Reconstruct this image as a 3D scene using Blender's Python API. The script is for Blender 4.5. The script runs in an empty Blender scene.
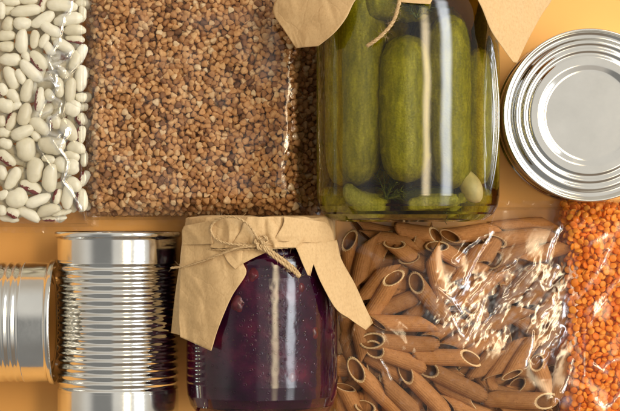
import bpy, bmesh, math, random
import numpy as np
from mathutils import Vector, Matrix, Euler

random.seed(7)
rng = np.random.default_rng(11)
C = bpy.context.scene.collection
PI = math.pi
S = 0.000584          # metres on the table per photo pixel
H = 1.2               # camera height


def k_at(z):
    return S * (H - z) / H


def W(px, py, z=0.0):
    k = k_at(z)
    return np.array([(px - 310) * k, (205.5 - py) * k, z])


# ------------------------------------------------------------------ noise
_perm = rng.permutation(512)
_grad = rng.normal(size=(512, 2))
_grad /= np.linalg.norm(_grad, axis=1)[:, None]


def pn(x, y, seed=0):
    x = np.asarray(x, float) + seed * 17.31
    y = np.asarray(y, float) + seed * 5.77
    xi = np.floor(x).astype(int)
    yi = np.floor(y).astype(int)
    fx, fy = x - xi, y - yi

    def g(i, j):
        h = _perm[(_perm[(xi + i) % 512] + yi + j) % 512]
        v = _grad[h]
        return v[..., 0] * (fx - i) + v[..., 1] * (fy - j)
    u = fx * fx * fx * (fx * (fx * 6 - 15) + 10)
    v = fy * fy * fy * (fy * (fy * 6 - 15) + 10)
    a = g(0, 0) * (1 - u) + g(1, 0) * u
    b = g(0, 1) * (1 - u) + g(1, 1) * u
    return (a * (1 - v) + b * v) * 1.5


# ------------------------------------------------------------------ objects
def wloc(o):
    v = Vector((0, 0, 0))
    while o is not None:
        v = v + o.location
        o = o.parent
    return np.array(v)


def obj(name, verts, faces, mats, parent=None, smooth=True, fmat=None, loc=None, outward=False):
    """Mesh given in world coordinates; vertices are moved into the parent's space."""
    v = np.asarray(verts, float)
    base = wloc(parent) if parent is not None else np.zeros(3)
    off = np.array(loc) if loc is not None else base
    me = bpy.data.meshes.new(name)
    me.from_pydata((v - off).tolist(), [], [tuple(int(i) for i in f) for f in faces])
    if not isinstance(mats, (list, tuple)):
        mats = [mats]
    for m in mats:
        me.materials.append(m)
    if fmat is not None:
        me.polygons.foreach_set('material_index', np.asarray(fmat, dtype=np.int32))
    me.polygons.foreach_set('use_smooth', [smooth] * len(me.polygons))
    me.validate()
    me.update()
    if outward:
        bm = bmesh.new()
        bm.from_mesh(me)
        bmesh.ops.recalc_face_normals(bm, faces=bm.faces)
        bm.to_mesh(me)
        bm.free()
        me.update()
    o = bpy.data.objects.new(name, me)
    C.objects.link(o)
    if loc is not None:
        o.location = Vector(off - base)
    if parent is not None:
        o.parent = parent
    return o


def empty(name, loc):
    o = bpy.data.objects.new(name, None)
    o.empty_display_size = 0.01
    C.objects.link(o)
    o.location = Vector(loc)
    return o


def tag(o, label, cat, group=None, kind=None):
    o['label'] = label
    if cat:
        o['category'] = cat
    if group:
        o['group'] = group
    if kind:
        o['kind'] = kind
    return o


def grid_faces(n, m, closed_m=False, base=0):
    f = []
    mm = m if closed_m else m - 1
    for i in range(n - 1):
        for j in range(mm):
            a = base + i * m + j
            b = base + i * m + (j + 1) % m
            f.append((a, b, b + m, a + m))
    return f


class MB:
    def __init__(self):
        self.v = []
        self.f = []
        self.n = 0
        self.m = []

    def add(self, v, f, mi=0):
        v = np.asarray(v, float)
        self.v.append(v)
        self.f += [tuple(i + self.n for i in q) for q in f]
        self.m += [mi] * len(f)
        self.n += len(v)

    def build(self, name, mats, parent=None, smooth=True, loc=None):
        return obj(name, np.concatenate(self.v), self.f, mats, parent, smooth, self.m, loc)


def lathe(profile, n, origin, axis):
    """profile: list of (along, r). axis 'y-' runs down the photo, 'x-' to the left, 'z' upward."""
    th = np.linspace(0, 2 * PI, n, endpoint=False)
    P = []
    dense = [profile[0]]
    for (a0, r0), (a1, r1) in zip(profile[:-1], profile[1:]):
        d = math.hypot(a1 - a0, r1 - r0)
        if d > .0015:
            for t in (.0002 / d, .0008 / d, .5, 1 - .0008 / d, 1 - .0002 / d):
                dense.append((a0 + (a1 - a0) * t, r0 + (r1 - r0) * t))
        dense.append((a1, r1))
    profile = dense
    for a, r in profile:
        c, s = r * np.cos(th), r * np.sin(th)
        if axis == 'y-':
            P.append(np.stack([s, np.full(n, -a), c], 1))
        elif axis == 'x-':
            P.append(np.stack([np.full(n, -a), -s, c], 1))
        else:
            P.append(np.stack([c, s, np.full(n, a)], 1))
    V = np.concatenate(P) + np.array(origin)
    F = grid_faces(len(profile), n, True)
    return V, F


def tube(path, r, sides=8, caps=True):
    p = np.asarray(path, float)
    n = len(p)
    r = np.full(n, r) if np.isscalar(r) else np.asarray(r)
    t = np.gradient(p, axis=0)
    t /= np.linalg.norm(t, axis=1)[:, None] + 1e-12
    up = np.array([0, 0, 1.0])
    if abs(t[0] @ up) > .9:
        up = np.array([1.0, 0, 0])
    V = []
    nrm = np.cross(t[0], up)
    nrm /= np.linalg.norm(nrm)
    th = np.linspace(0, 2 * PI, sides, endpoint=False)
    for i in range(n):
        nrm = nrm - t[i] * (nrm @ t[i])
        nrm /= np.linalg.norm(nrm) + 1e-12
        b = np.cross(t[i], nrm)
        V.append(p[i] + r[i] * (np.cos(th)[:, None] * nrm + np.sin(th)[:, None] * b))
    F = grid_faces(n, sides, True)
    V = np.concatenate(V)
    if caps:
        F.append(tuple(range(sides - 1, -1, -1)))
        F.append(tuple(range((n - 1) * sides, n * sides)))
    return V, F


def spline(pts, n):
    p = np.asarray(pts, float)
    P = np.vstack([2 * p[0] - p[1], p, 2 * p[-1] - p[-2]])
    seg = np.linalg.norm(np.diff(p, axis=0), axis=1)
    cum = np.concatenate([[0], np.cumsum(seg)])
    out = []
    for s in np.linspace(0, cum[-1], n):
        i = min(np.searchsorted(cum, s, 'right') - 1, len(seg) - 1)
        t = (s - cum[i]) / max(seg[i], 1e-12)
        a, b, c, d = P[i], P[i + 1], P[i + 2], P[i + 3]
        out.append(.5 * ((2 * b) + (-a + c) * t + (2 * a - 5 * b + 4 * c - d) * t * t + (-a + 3 * b - 3 * c + d) * t ** 3))
    return np.array(out)


def twine(mb, pts, r=0.0006, strands=3, pitch=0.0075, fuzz=40, seed=1):
    rg = np.random.default_rng(seed)
    L = np.linalg.norm(np.diff(np.asarray(pts, float), axis=0), axis=1).sum()
    n = max(16, int(L / 0.0007))
    p = spline(pts, n)
    t = np.gradient(p, axis=0)
    t /= np.linalg.norm(t, axis=1)[:, None]
    up = np.array([0, 0, 1.0])
    nrm = np.cross(t, up)
    nrm /= np.linalg.norm(nrm, axis=1)[:, None] + 1e-9
    b = np.cross(t, nrm)
    s = np.linspace(0, L, n)
    for k in range(strands):
        ph = 2 * PI * (s / pitch + k / strands) + .6 * pn(s * 90, s * 0, seed)
        off = r * .55 * (np.cos(ph)[:, None] * nrm + np.sin(ph)[:, None] * b)
        rr = r * .62 * (1 + .18 * pn(s * 400, s * 0 + k, seed))
        v, f = tube(p + off, rr, 7)
        mb.add(v, f)
    for _ in range(fuzz):
        i = rg.integers(2, n - 2)
        d = t[i] * rg.choice([-1, 1]) * rg.uniform(.5, 1.4) + nrm[i] * rg.normal() + b[i] * rg.normal() * .6
        d /= np.linalg.norm(d)
        l = rg.uniform(.0015, .0055)
        q = [p[i] + d * l * a + (nrm[i] * rg.normal() + b[i] * rg.normal()) * .0005 * a * a for a in np.linspace(0, 1, 5)]
        v, f = tube(q, np.linspace(.00007, .00003, 5), 4, False)
        mb.add(v, f)


# ------------------------------------------------------------------ materials
def mat(name):
    m = bpy.data.materials.new(name)
    m.use_nodes = True
    nt = m.node_tree
    return m, nt, nt.nodes, nt.links, nt.nodes['Principled BSDF']


def N(nodes, typ, **kw):
    n = nodes.new(typ)
    for k, v in kw.items():
        if k in n.inputs:
            n.inputs[k].default_value = v
        else:
            setattr(n, k, v)
    return n


def ramp(nodes, stops, interp='LINEAR'):
    r = nodes.new('ShaderNodeValToRGB')
    r.color_ramp.interpolation = interp
    e = r.color_ramp.elements
    while len(e) < len(stops):
        e.new(.5)
    for i, (p, c) in enumerate(stops):
        e[i].position = p
        e[i].color = (*c, 1)
    return r


def m_table():
    m, nt, n, l, b = mat('orange_card')
    tc = N(n, 'ShaderNodeTexCoord')
    no = N(n, 'ShaderNodeTexNoise', Scale=9.0, Detail=6.0)
    l.new(tc.outputs['Object'], no.inputs['Vector'])
    r = ramp(n, [(.3, (.79, .395, .112)), (.7, (.83, .425, .125))])
    l.new(no.outputs['Fac'], r.inputs[0])
    l.new(r.outputs[0], b.inputs['Base Color'])
    b.inputs['Roughness'].default_value = .6
    b.inputs['Specular IOR Level'].default_value = .12
    n2 = N(n, 'ShaderNodeTexNoise', Scale=1500.0, Detail=3.0)
    l.new(tc.outputs['Object'], n2.inputs['Vector'])
    bp = N(n, 'ShaderNodeBump', Strength=.08, Distance=.0003)
    l.new(n2.outputs['Fac'], bp.inputs['Height'])
    l.new(bp.outputs[0], b.inputs['Normal'])
    return m


def m_film(name, tint=(1, 1, 1), fine=.25, scale=260.0, gain=1.9, crg=7.0, crr=.09, crb=.6, top=.6, streak=None):
    m, nt, n, l, b = mat(name)
    n.remove(b)
    out = n['Material Output']
    tc = N(n, 'ShaderNodeTexCoord')
    no = N(n, 'ShaderNodeTexNoise', Scale=scale, Detail=3.0, Roughness=.55)
    if streak:
        m1 = N(n, 'ShaderNodeMapping')
        m1.inputs['Rotation'].default_value = (0, 0, -math.radians(streak[0]))
        m2 = N(n, 'ShaderNodeMapping')
        m2.inputs['Scale'].default_value = (streak[1], 1, 1)
        nw = N(n, 'ShaderNodeTexNoise', Scale=110.0, Detail=2.0)
        l.new(tc.outputs['Object'], nw.inputs['Vector'])
        wv = N(n, 'ShaderNodeVectorMath', operation='SCALE')
        l.new(nw.outputs['Color'], wv.inputs[0])
        wv.inputs['Scale'].default_value = .006
        av = N(n, 'ShaderNodeVectorMath', operation='ADD')
        l.new(tc.outputs['Object'], av.inputs[0])
        l.new(wv.outputs[0], av.inputs[1])
        l.new(av.outputs[0], m1.inputs[0])
        l.new(m1.outputs[0], m2.inputs[0])
        l.new(m2.outputs[0], no.inputs['Vector'])
    else:
        l.new(tc.outputs['Object'], no.inputs['Vector'])
    bp = N(n, 'ShaderNodeBump', Strength=fine, Distance=.0006)
    l.new(no.outputs['Fac'], bp.inputs['Height'])
    fr = N(n, 'ShaderNodeFresnel', IOR=1.5)
    l.new(bp.outputs[0], fr.inputs['Normal'])
    mu = N(n, 'ShaderNodeMath', operation='MULTIPLY', use_clamp=True)
    l.new(fr.outputs[0], mu.inputs[0])
    at = N(n, 'ShaderNodeAttribute', attribute_name='crinkle')
    g2 = N(n, 'ShaderNodeMath', operation='MULTIPLY_ADD')
    l.new(at.outputs['Fac'], g2.inputs[0])
    g2.inputs[1].default_value = crg
    g2.inputs[2].default_value = gain
    l.new(g2.outputs[0], mu.inputs[1])
    s2 = N(n, 'ShaderNodeMath', operation='MULTIPLY_ADD', use_clamp=True)
    l.new(at.outputs['Fac'], s2.inputs[0])
    s2.inputs[1].default_value = crb
    s2.inputs[2].default_value = fine
    l.new(s2.outputs[0], bp.inputs['Strength'])
    r2_ = N(n, 'ShaderNodeMath', operation='MULTIPLY_ADD')
    l.new(at.outputs['Fac'], r2_.inputs[0])
    r2_.inputs[1].default_value = crr
    r2_.inputs[2].default_value = .045
    tr = N(n, 'ShaderNodeBsdfTransparent')
    tr.inputs['Color'].default_value = (*tint, 1)
    gl = N(n, 'ShaderNodeBsdfGlossy', Roughness=.045)
    l.new(bp.outputs[0], gl.inputs['Normal'])
    l.new(r2_.outputs[0], gl.inputs['Roughness'])
    mx = N(n, 'ShaderNodeMixShader')
    mn = N(n, 'ShaderNodeMath', operation='MINIMUM')
    l.new(mu.outputs[0], mn.inputs[0])
    mn.inputs[1].default_value = top
    l.new(mn.outputs[0], mx.inputs[0])
    l.new(tr.outputs[0], mx.inputs[1])
    l.new(gl.outputs[0], mx.inputs[2])
    l.new(mx.outputs[0], out.inputs['Surface'])
    return m


def m_bean(red):
    m, nt, n, l, b = mat('marked_bean_skin' if red else 'bean_skin')
    tc = N(n, 'ShaderNodeTexCoord')
    oi = N(n, 'ShaderNodeObjectInfo')
    r = ramp(n, [(0, (.64, .575, .42)), (.5, (.72, .665, .51)), (1, (.79, .74, .60))])
    l.new(oi.outputs['Random'], r.inputs[0])
    no = N(n, 'ShaderNodeTexNoise', Scale=220.0, Detail=5.0)
    l.new(tc.outputs['Object'], no.inputs['Vector'])
    mx = N(n, 'ShaderNodeMix', data_type='RGBA', blend_type='MULTIPLY')
    mx.inputs[0].default_value = .35
    l.new(r.outputs[0], mx.inputs[6])
    r2 = ramp(n, [(.3, (.78, .74, .62)), (.7, (1, 1, 1))])
    l.new(no.outputs['Fac'], r2.inputs[0])
    l.new(r2.outputs[0], mx.inputs[7])
    col = mx.outputs[2]
    if red:
        # maroon blotches around the hilum on one flank of the bean
        sp = N(n, 'ShaderNodeSeparateXYZ')
        l.new(tc.outputs['Object'], sp.inputs[0])
        n3 = N(n, 'ShaderNodeTexNoise', Scale=330.0, Detail=4.0, Roughness=.65)
        n3.noise_dimensions = '4D'
        ad = N(n, 'ShaderNodeVectorMath', operation='ADD')
        l.new(tc.outputs['Object'], ad.inputs[0])
        l.new(oi.outputs['Random'], n3.inputs['W'])
        l.new(tc.outputs['Object'], n3.inputs['Vector'])
        ma = N(n, 'ShaderNodeMath', operation='MULTIPLY_ADD')
        l.new(sp.outputs['Y'], ma.inputs[0])
        ma.inputs[1].default_value = -55.0
        l.new(n3.outputs['Fac'], ma.inputs[2])
        r3 = ramp(n, [(.70, (0, 0, 0)), (.75, (1, 1, 1))])
        l.new(ma.outputs[0], r3.inputs[0])
        m2 = N(n, 'ShaderNodeMix', data_type='RGBA')
        l.new(r3.outputs[0], m2.inputs[0])
        l.new(col, m2.inputs[6])
        m2.inputs[7].default_value = (.16, .022, .02, 1)
        col = m2.outputs[2]
    l.new(col, b.inputs['Base Color'])
    b.inputs['Roughness'].default_value = .38
    b.inputs['Specular IOR Level'].default_value = .45
    b.inputs['Subsurface Weight'].default_value = .12
    nb = N(n, 'ShaderNodeTexNoise', Scale=420.0, Detail=4.0)
    l.new(tc.outputs['Object'], nb.inputs['Vector'])
    bp = N(n, 'ShaderNodeBump', Strength=.12, Distance=.0006)
    l.new(nb.outputs['Fac'], bp.inputs['Height'])
    l.new(bp.outputs[0], b.inputs['Normal'])
    b.inputs['Subsurface Radius'].default_value = (.004, .003, .0015)
    b.inputs['Subsurface Scale'].default_value = .3
    return m


def m_grain(name, stops, rough=.6, island=False, bump=900.0, spec=.3):
    m, nt, n, l, b = mat(name)
    tc = N(n, 'ShaderNodeTexCoord')
    if island:
        src = N(n, 'ShaderNodeNewGeometry').outputs['Random Per Island']
    else:
        src = N(n, 'ShaderNodeObjectInfo').outputs['Random']
    r = ramp(n, stops)
    l.new(src, r.inputs[0])
    no = N(n, 'ShaderNodeTexNoise', Scale=bump, Detail=4.0)
    l.new(tc.outputs['Object'], no.inputs['Vector'])
    mx = N(n, 'ShaderNodeMix', data_type='RGBA', blend_type='MULTIPLY')
    mx.inputs[0].default_value = .45
    r2 = ramp(n, [(.35, (.55, .5, .45)), (.65, (1.0, 1.0, 1.0))])
    l.new(no.outputs['Fac'], r2.inputs[0])
    l.new(r.outputs[0], mx.inputs[6])
    l.new(r2.outputs[0], mx.inputs[7])
    l.new(mx.outputs[2], b.inputs['Base Color'])
    b.inputs['Roughness'].default_value = rough
    b.inputs['Specular IOR Level'].default_value = spec
    bp = N(n, 'ShaderNodeBump', Strength=.25, Distance=.0003)
    l.new(no.outputs['Fac'], bp.inputs['Height'])
    l.new(bp.outputs[0], b.inputs['Normal'])
    return m


def m_penne(name, c0, c1):
    m, nt, n, l, b = mat(name)
    tc = N(n, 'ShaderNodeTexCoord')
    oi = N(n, 'ShaderNodeObjectInfo')
    mp = N(n, 'ShaderNodeMapping')
    mp.inputs['Scale'].default_value = (260, 420, 420)
    l.new(tc.outputs['Object'], mp.inputs[0])
    no = N(n, 'ShaderNodeTexNoise', Scale=1.0, Detail=5.0, Roughness=.6)
    no.noise_dimensions = '4D'
    l.new(mp.outputs[0], no.inputs['Vector'])
    l.new(oi.outputs['Random'], no.inputs['W'])
    r = ramp(n, [(.3, c0), (.7, c1)])
    l.new(no.outputs['Fac'], r.inputs[0])
    hv = N(n, 'ShaderNodeHueSaturation')
    mr = N(n, 'ShaderNodeMapRange')
    l.new(oi.outputs['Random'], mr.inputs[0])
    mr.inputs[3].default_value = .72
    mr.inputs[4].default_value = 1.2
    l.new(mr.outputs[0], hv.inputs['Value'])
    l.new(r.outputs[0], hv.inputs['Color'])
    # bran flecks
    sp = N(n, 'ShaderNodeTexNoise', Scale=1600.0, Detail=2.0)
    l.new(tc.outputs['Object'], sp.inputs['Vector'])
    rs = ramp(n, [(.60, (1, 1, 1)), (.70, (.55, .42, .32))])
    l.new(sp.outputs['Fac'], rs.inputs[0])
    mx = N(n, 'ShaderNodeMix', data_type='RGBA', blend_type='MULTIPLY')
    mx.inputs[0].default_value = .7
    l.new(hv.outputs[0], mx.inputs[6])
    l.new(rs.outputs[0], mx.inputs[7])
    l.new(mx.outputs[2], b.inputs['Base Color'])
    b.inputs['Roughness'].default_value = .7
    b.inputs['Specular IOR Level'].default_value = .2
    b.inputs['Subsurface Weight'].default_value = .08
    b.inputs['Subsurface Radius'].default_value = (.003, .0015, .0006)
    b.inputs['Subsurface Scale'].default_value = .3
    bp = N(n, 'ShaderNodeBump', Strength=.2, Distance=.0003)
    l.new(no.outputs['Fac'], bp.inputs['Height'])
    l.new(bp.outputs[0], b.inputs['Normal'])
    return m


def m_tin(name, rough=.1, col=(.80, .77, .70), wav=.05):
    m, nt, n, l, b = mat(name)
    tc = N(n, 'ShaderNodeTexCoord')
    no = N(n, 'ShaderNodeTexNoise', Scale=60.0, Detail=6.0)
    l.new(tc.outputs['Object'], no.inputs['Vector'])
    r = ramp(n, [(.3, tuple(c * .9 for c in col)), (.7, col)])
    l.new(no.outputs['Fac'], r.inputs[0])
    l.new(r.outputs[0], b.inputs['Base Color'])
    b.inputs['Metallic'].default_value = 1
    n2 = N(n, 'ShaderNodeTexNoise', Scale=700.0, Detail=5.0)
    l.new(tc.outputs['Object'], n2.inputs['Vector'])
    mr = N(n, 'ShaderNodeMapRange')
    l.new(n2.outputs['Fac'], mr.inputs[0])
    mr.inputs[3].default_value = rough * .7
    mr.inputs[4].default_value = rough * 1.5
    l.new(mr.outputs[0], b.inputs['Roughness'])
    n3 = N(n, 'ShaderNodeTexNoise', Scale=140.0, Detail=2.0)
    l.new(tc.outputs['Object'], n3.inputs['Vector'])
    bp = N(n, 'ShaderNodeBump', Strength=wav, Distance=.0008)
    l.new(n3.outputs['Fac'], bp.inputs['Height'])
    l.new(bp.outputs[0], b.inputs['Normal'])
    return m


def m_paper():
    m, nt, n, l, b = mat('kraft_paper')
    tc = N(n, 'ShaderNodeTexCoord')
    mp = N(n, 'ShaderNodeMapping')
    mp.inputs['Scale'].default_value = (1, .6, 1)
    l.new(tc.outputs['Object'], mp.inputs[0])
    no = N(n, 'ShaderNodeTexNoise', Scale=900.0, Detail=6.0, Roughness=.7)
    l.new(mp.outputs[0], no.inputs['Vector'])
    r = ramp(n, [(.25, (.47, .30, .135)), (.5, (.57, .375, .18)), (.75, (.62, .42, .21))])
    l.new(no.outputs['Fac'], r.inputs[0])
    l.new(r.outputs[0], b.inputs['Base Color'])
    b.inputs['Roughness'].default_value = .72
    b.inputs['Specular IOR Level'].default_value = .25
    n2 = N(n, 'ShaderNodeTexNoise', Scale=120.0, Detail=5.0)
    l.new(tc.outputs['Object'], n2.inputs['Vector'])
    ad = N(n, 'ShaderNodeMath', operation='MULTIPLY_ADD')
    l.new(no.outputs['Fac'], ad.inputs[0])
    ad.inputs[1].default_value = .15
    l.new(n2.outputs['Fac'], ad.inputs[2])
    vo = N(n, 'ShaderNodeTexVoronoi', Scale=75.0, feature='DISTANCE_TO_EDGE')
    nw = N(n, 'ShaderNodeTexNoise', Scale=60.0, Detail=3.0)
    l.new(tc.outputs['Object'], nw.inputs['Vector'])
    wv = N(n, 'ShaderNodeVectorMath', operation='SCALE')
    l.new(nw.outputs['Color'], wv.inputs[0])
    wv.inputs['Scale'].default_value = .018
    av = N(n, 'ShaderNodeVectorMath', operation='ADD')
    l.new(tc.outputs['Object'], av.inputs[0])
    l.new(wv.outputs[0], av.inputs[1])
    l.new(av.outputs[0], vo.inputs['Vector'])
    rv = ramp(n, [(0, (0, 0, 0)), (.07, (1, 1, 1))])
    l.new(vo.outputs['Distance'], rv.inputs[0])
    bq = N(n, 'ShaderNodeBump', Strength=.16, Distance=.0005)
    l.new(rv.outputs[0], bq.inputs['Height'])
    bp = N(n, 'ShaderNodeBump', Strength=.3, Distance=.0007)
    l.new(ad.outputs[0], bp.inputs['Height'])
    l.new(bq.outputs[0], bp.inputs['Normal'])
    l.new(bp.outputs[0], b.inputs['Normal'])
    return m


def m_twine():
    m, nt, n, l, b = mat('jute_twine')
    tc = N(n, 'ShaderNodeTexCoord')
    no = N(n, 'ShaderNodeTexNoise', Scale=1400.0, Detail=4.0)
    l.new(tc.outputs['Object'], no.inputs['Vector'])
    r = ramp(n, [(.3, (.36, .22, .09)), (.7, (.62, .43, .22))])
    l.new(no.outputs['Fac'], r.inputs[0])
    l.new(r.outputs[0], b.inputs['Base Color'])
    b.inputs['Roughness'].default_value = .8
    return m


def m_glass(name, ior, col=(1, 1, 1), rough=0.0, wav=.002, cells=False):
    m, nt, n, l, b = mat(name)
    n.remove(b)
    g = N(n, 'ShaderNodeBsdfGlass', IOR=ior, Roughness=rough)
    g.inputs['Color'].default_value = (*col, 1)
    tc = N(n, 'ShaderNodeTexCoord')
    no = N(n, 'ShaderNodeTexNoise', Scale=24.0, Detail=.6)
    l.new(tc.outputs['Object'], no.inputs['Vector'])
    bp = N(n, 'ShaderNodeBump', Strength=.35, Distance=wav)
    l.new(no.outputs['Fac'], bp.inputs['Height'])
    l.new(bp.outputs[0], g.inputs['Normal'])
    if cells:
        vo = N(n, 'ShaderNodeTexVoronoi', Scale=170.0, feature='SMOOTH_F1')
        l.new(tc.outputs['Object'], vo.inputs['Vector'])
        n2 = N(n, 'ShaderNodeTexNoise', Scale=60.0, Detail=3.0)
        l.new(tc.outputs['Object'], n2.inputs['Vector'])
        rr = ramp(n, [(.38, (0, 0, 0)), (.62, (1, 1, 1))])
        l.new(n2.outputs['Fac'], rr.inputs[0])
        b2 = N(n, 'ShaderNodeBump', Distance=.0011)
        mm = N(n, 'ShaderNodeMath', operation='MULTIPLY')
        l.new(rr.outputs[0], mm.inputs[0])
        mm.inputs[1].default_value = .17
        l.new(mm.outputs[0], b2.inputs['Strength'])
        l.new(vo.outputs['Distance'], b2.inputs['Height'])
        l.new(bp.outputs[0], b2.inputs['Normal'])
        l.new(b2.outputs[0], g.inputs['Normal'])
    l.new(g.outputs[0], n['Material Output'].inputs['Surface'])
    return m


def m_pickle(name, c0, c1, c2, sc=1.0):
    m, nt, n, l, b = mat(name)
    tc = N(n, 'ShaderNodeTexCoord')
    mp = N(n, 'ShaderNodeMapping')
    mp.inputs['Scale'].default_value = (1.0, .22, 1.0)
    l.new(tc.outputs['Object'], mp.inputs[0])
    no = N(n, 'ShaderNodeTexNoise', Scale=340.0 * sc, Detail=6.0, Roughness=.6)
    l.new(mp.outputs[0], no.inputs['Vector'])
    r = ramp(n, [(.28, c0), (.5, c1), (.72, c2)])
    l.new(no.outputs['Fac'], r.inputs[0])
    n2 = N(n, 'ShaderNodeTexNoise', Scale=900.0, Detail=3.0)
    l.new(tc.outputs['Object'], n2.inputs['Vector'])
    r2 = ramp(n, [(.3, (.7, .7, .6)), (.62, (1, 1, 1)), (.75, (1.3, 1.3, 1.1))])
    l.new(n2.outputs['Fac'], r2.inputs[0])
    mx = N(n, 'ShaderNodeMix', data_type='RGBA', blend_type='MULTIPLY')
    mx.inputs[0].default_value = .8
    l.new(r.outputs[0], mx.inputs[6])
    l.new(r2.outputs[0], mx.inputs[7])
    l.new(mx.outputs[2], b.inputs['Base Color'])
    b.inputs['Roughness'].default_value = .22
    b.inputs['Specular IOR Level'].default_value = .22
    bp = N(n, 'ShaderNodeBump', Strength=.5, Distance=.0009)
    l.new(n2.outputs['Fac'], bp.inputs['Height'])
    l.new(bp.outputs[0], b.inputs['Normal'])
    return m


def m_jam():
    m, nt, n, l, b = mat('dark_berry_jam')
    tc = N(n, 'ShaderNodeTexCoord')
    no = N(n, 'ShaderNodeTexNoise', Scale=45.0, Detail=5.0)
    l.new(tc.outputs['Object'], no.inputs['Vector'])
    r = ramp(n, [(.3, (.016, .001, .011)), (.5, (.040, .002, .022)), (.62, (.10, .006, .030)), (.74, (.24, .018, .036))])
    l.new(no.outputs['Fac'], r.inputs[0])
    l.new(r.outputs[0], b.inputs['Base Color'])
    b.inputs['Roughness'].default_value = .16
    b.inputs['Specular IOR Level'].default_value = .18
    vo = N(n, 'ShaderNodeTexVoronoi', Scale=260.0)
    l.new(tc.outputs['Object'], vo.inputs['Vector'])
    rr = ramp(n, [(.10, (0, 0, 0)), (.2, (1, 1, 1)), (.32, (.45, .45, .45))])
    l.new(vo.outputs['Distance'], rr.inputs[0])
    n2 = N(n, 'ShaderNodeTexNoise', Scale=520.0, Detail=3.0)
    l.new(tc.outputs['Object'], n2.inputs['Vector'])
    ad = N(n, 'ShaderNodeMath', operation='MULTIPLY_ADD')
    l.new(n2.outputs['Fac'], ad.inputs[0])
    ad.inputs[1].default_value = .6
    l.new(rr.outputs[0], ad.inputs[2])
    bp = N(n, 'ShaderNodeBump', Strength=.35, Distance=.0008)
    l.new(ad.outputs[0], bp.inputs['Height'])
    l.new(bp.outputs[0], b.inputs['Normal'])
    return m


def m_plain(name, col, rough=.5, spec=.4, var=.25, scale=300.0, sss=0):
    m, nt, n, l, b = mat(name)
    tc = N(n, 'ShaderNodeTexCoord')
    no = N(n, 'ShaderNodeTexNoise', Scale=scale, Detail=5.0)
    l.new(tc.outputs['Object'], no.inputs['Vector'])
    r = ramp(n, [(.3, tuple(c * (1 - var) for c in col)), (.7, tuple(min(1, c * (1 + var)) for c in col))])
    l.new(no.outputs['Fac'], r.inputs[0])
    l.new(r.outputs[0], b.inputs['Base Color'])
    b.inputs['Roughness'].default_value = rough
    b.inputs['Specular IOR Level'].default_value = spec
    if sss:
        b.inputs['Subsurface Weight'].default_value = sss
        b.inputs['Subsurface Radius'].default_value = (.003, .003, .002)
        b.inputs['Subsurface Scale'].default_value = .5
    bp = N(n, 'ShaderNodeBump', Strength=.2, Distance=.0005)
    l.new(no.outputs['Fac'], bp.inputs['Height'])
    l.new(bp.outputs[0], b.inputs['Normal'])
    return m


M_TABLE = m_table()
M_BEAN, M_BEANR = m_bean(False), m_bean(True)
BUCK = [(0, (.17, .075, .03)), (.08, (.36, .165, .062)), (.3, (.55, .28, .105)), (.6, (.65, .352, .142)), (.85, (.73, .45, .205)), (1, (.80, .61, .37))]
M_BUCK, M_BUCKI = m_grain('buckwheat_grain', BUCK), m_grain('buckwheat_grain_mass', BUCK, island=True)
LENT = [(0, (.88, .215, .015)), (.5, (.97, .31, .026)), (1, (.98, .41, .055))]
M_LENT, M_LENTI = m_grain('lentil_skin', LENT, .5, bump=500.0), m_grain('lentil_mass', LENT, .5, True, 500.0)
M_PEN = m_penne('wholewheat_pasta', (.36, .148, .040), (.48, .212, .066))
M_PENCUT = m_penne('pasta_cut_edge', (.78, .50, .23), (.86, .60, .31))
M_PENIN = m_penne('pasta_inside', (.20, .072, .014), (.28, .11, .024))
M_TIN = m_tin('bright_tinplate', .12, (.76, .745, .70))
M_LID = m_tin('satin_tinplate', .06, (.80, .775, .72), .01)
M_PAPER, M_TWINE = m_paper(), m_twine()
M_GLASS = m_glass('clear_glass', 1.47, wav=.004)
M_GLASSJ = m_glass('moulded_glass', 1.47, wav=.003, cells=True)
M_BRINE = m_glass('yellow_brine', 1.333 / 1.47, (.98, .97, .88))
_v = N(M_BRINE.node_tree.nodes, 'ShaderNodeVolumeAbsorption', Density=70.0)
_v.inputs['Color'].default_value = (.73, .665, .03, 1)
M_BRINE.node_tree.links.new(_v.outputs[0], M_BRINE.node_tree.nodes['Material Output'].inputs['Volume'])
M_PICK = m_pickle('pickled_cucumber_skin', (.18, .175, .003), (.29, .27, .006), (.45, .41, .02))
M_STEM = m_pickle('dill_stalk_green', (.22, .23, .02), (.34, .33, .04), (.44, .42, .07), 1.5)
M_LEAF = m_plain('dill_leaf_green', (.07, .085, .008))
M_GARLIC = m_plain('garlic_skin', (.66, .58, .36), .4, sss=.3, var=.12)
M_JAM = m_jam()
M_BUBBLE = m_plain('jam_bubble', (.09, .02, .03), .06, 1.0, .1)
M_BERRY = m_plain('cooked_berry', (.16, .015, .02), .2, .5, .4)
M_F_BEAN = m_film('bean_bag_film', fine=.10, scale=260, gain=1.1, crg=12, crr=.12, top=.36)
M_F_BUCK = m_film('buckwheat_bag_film', fine=.15, scale=300, gain=.6)
M_F_PEN = m_film('penne_bag_film', fine=.04, scale=620, gain=.8, crg=5.5, crr=.17, crb=.20, top=.42, streak=(52, .22))
M_F_LEN = m_film('lentil_bag_film', fine=.10, scale=200, gain=.6)

# ------------------------------------------------------------------ table
v = [(-1.5, -1.5, 0), (1.5, -1.5, 0), (1.5, 1.5, 0), (-1.5, 1.5, 0)]
tb = obj('tabletop', v, [(0, 1, 2, 3)], M_TABLE, smooth=False)
tag(tb, 'smooth bright orange tabletop that everything lies on', 'tabletop', kind='structure')


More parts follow.
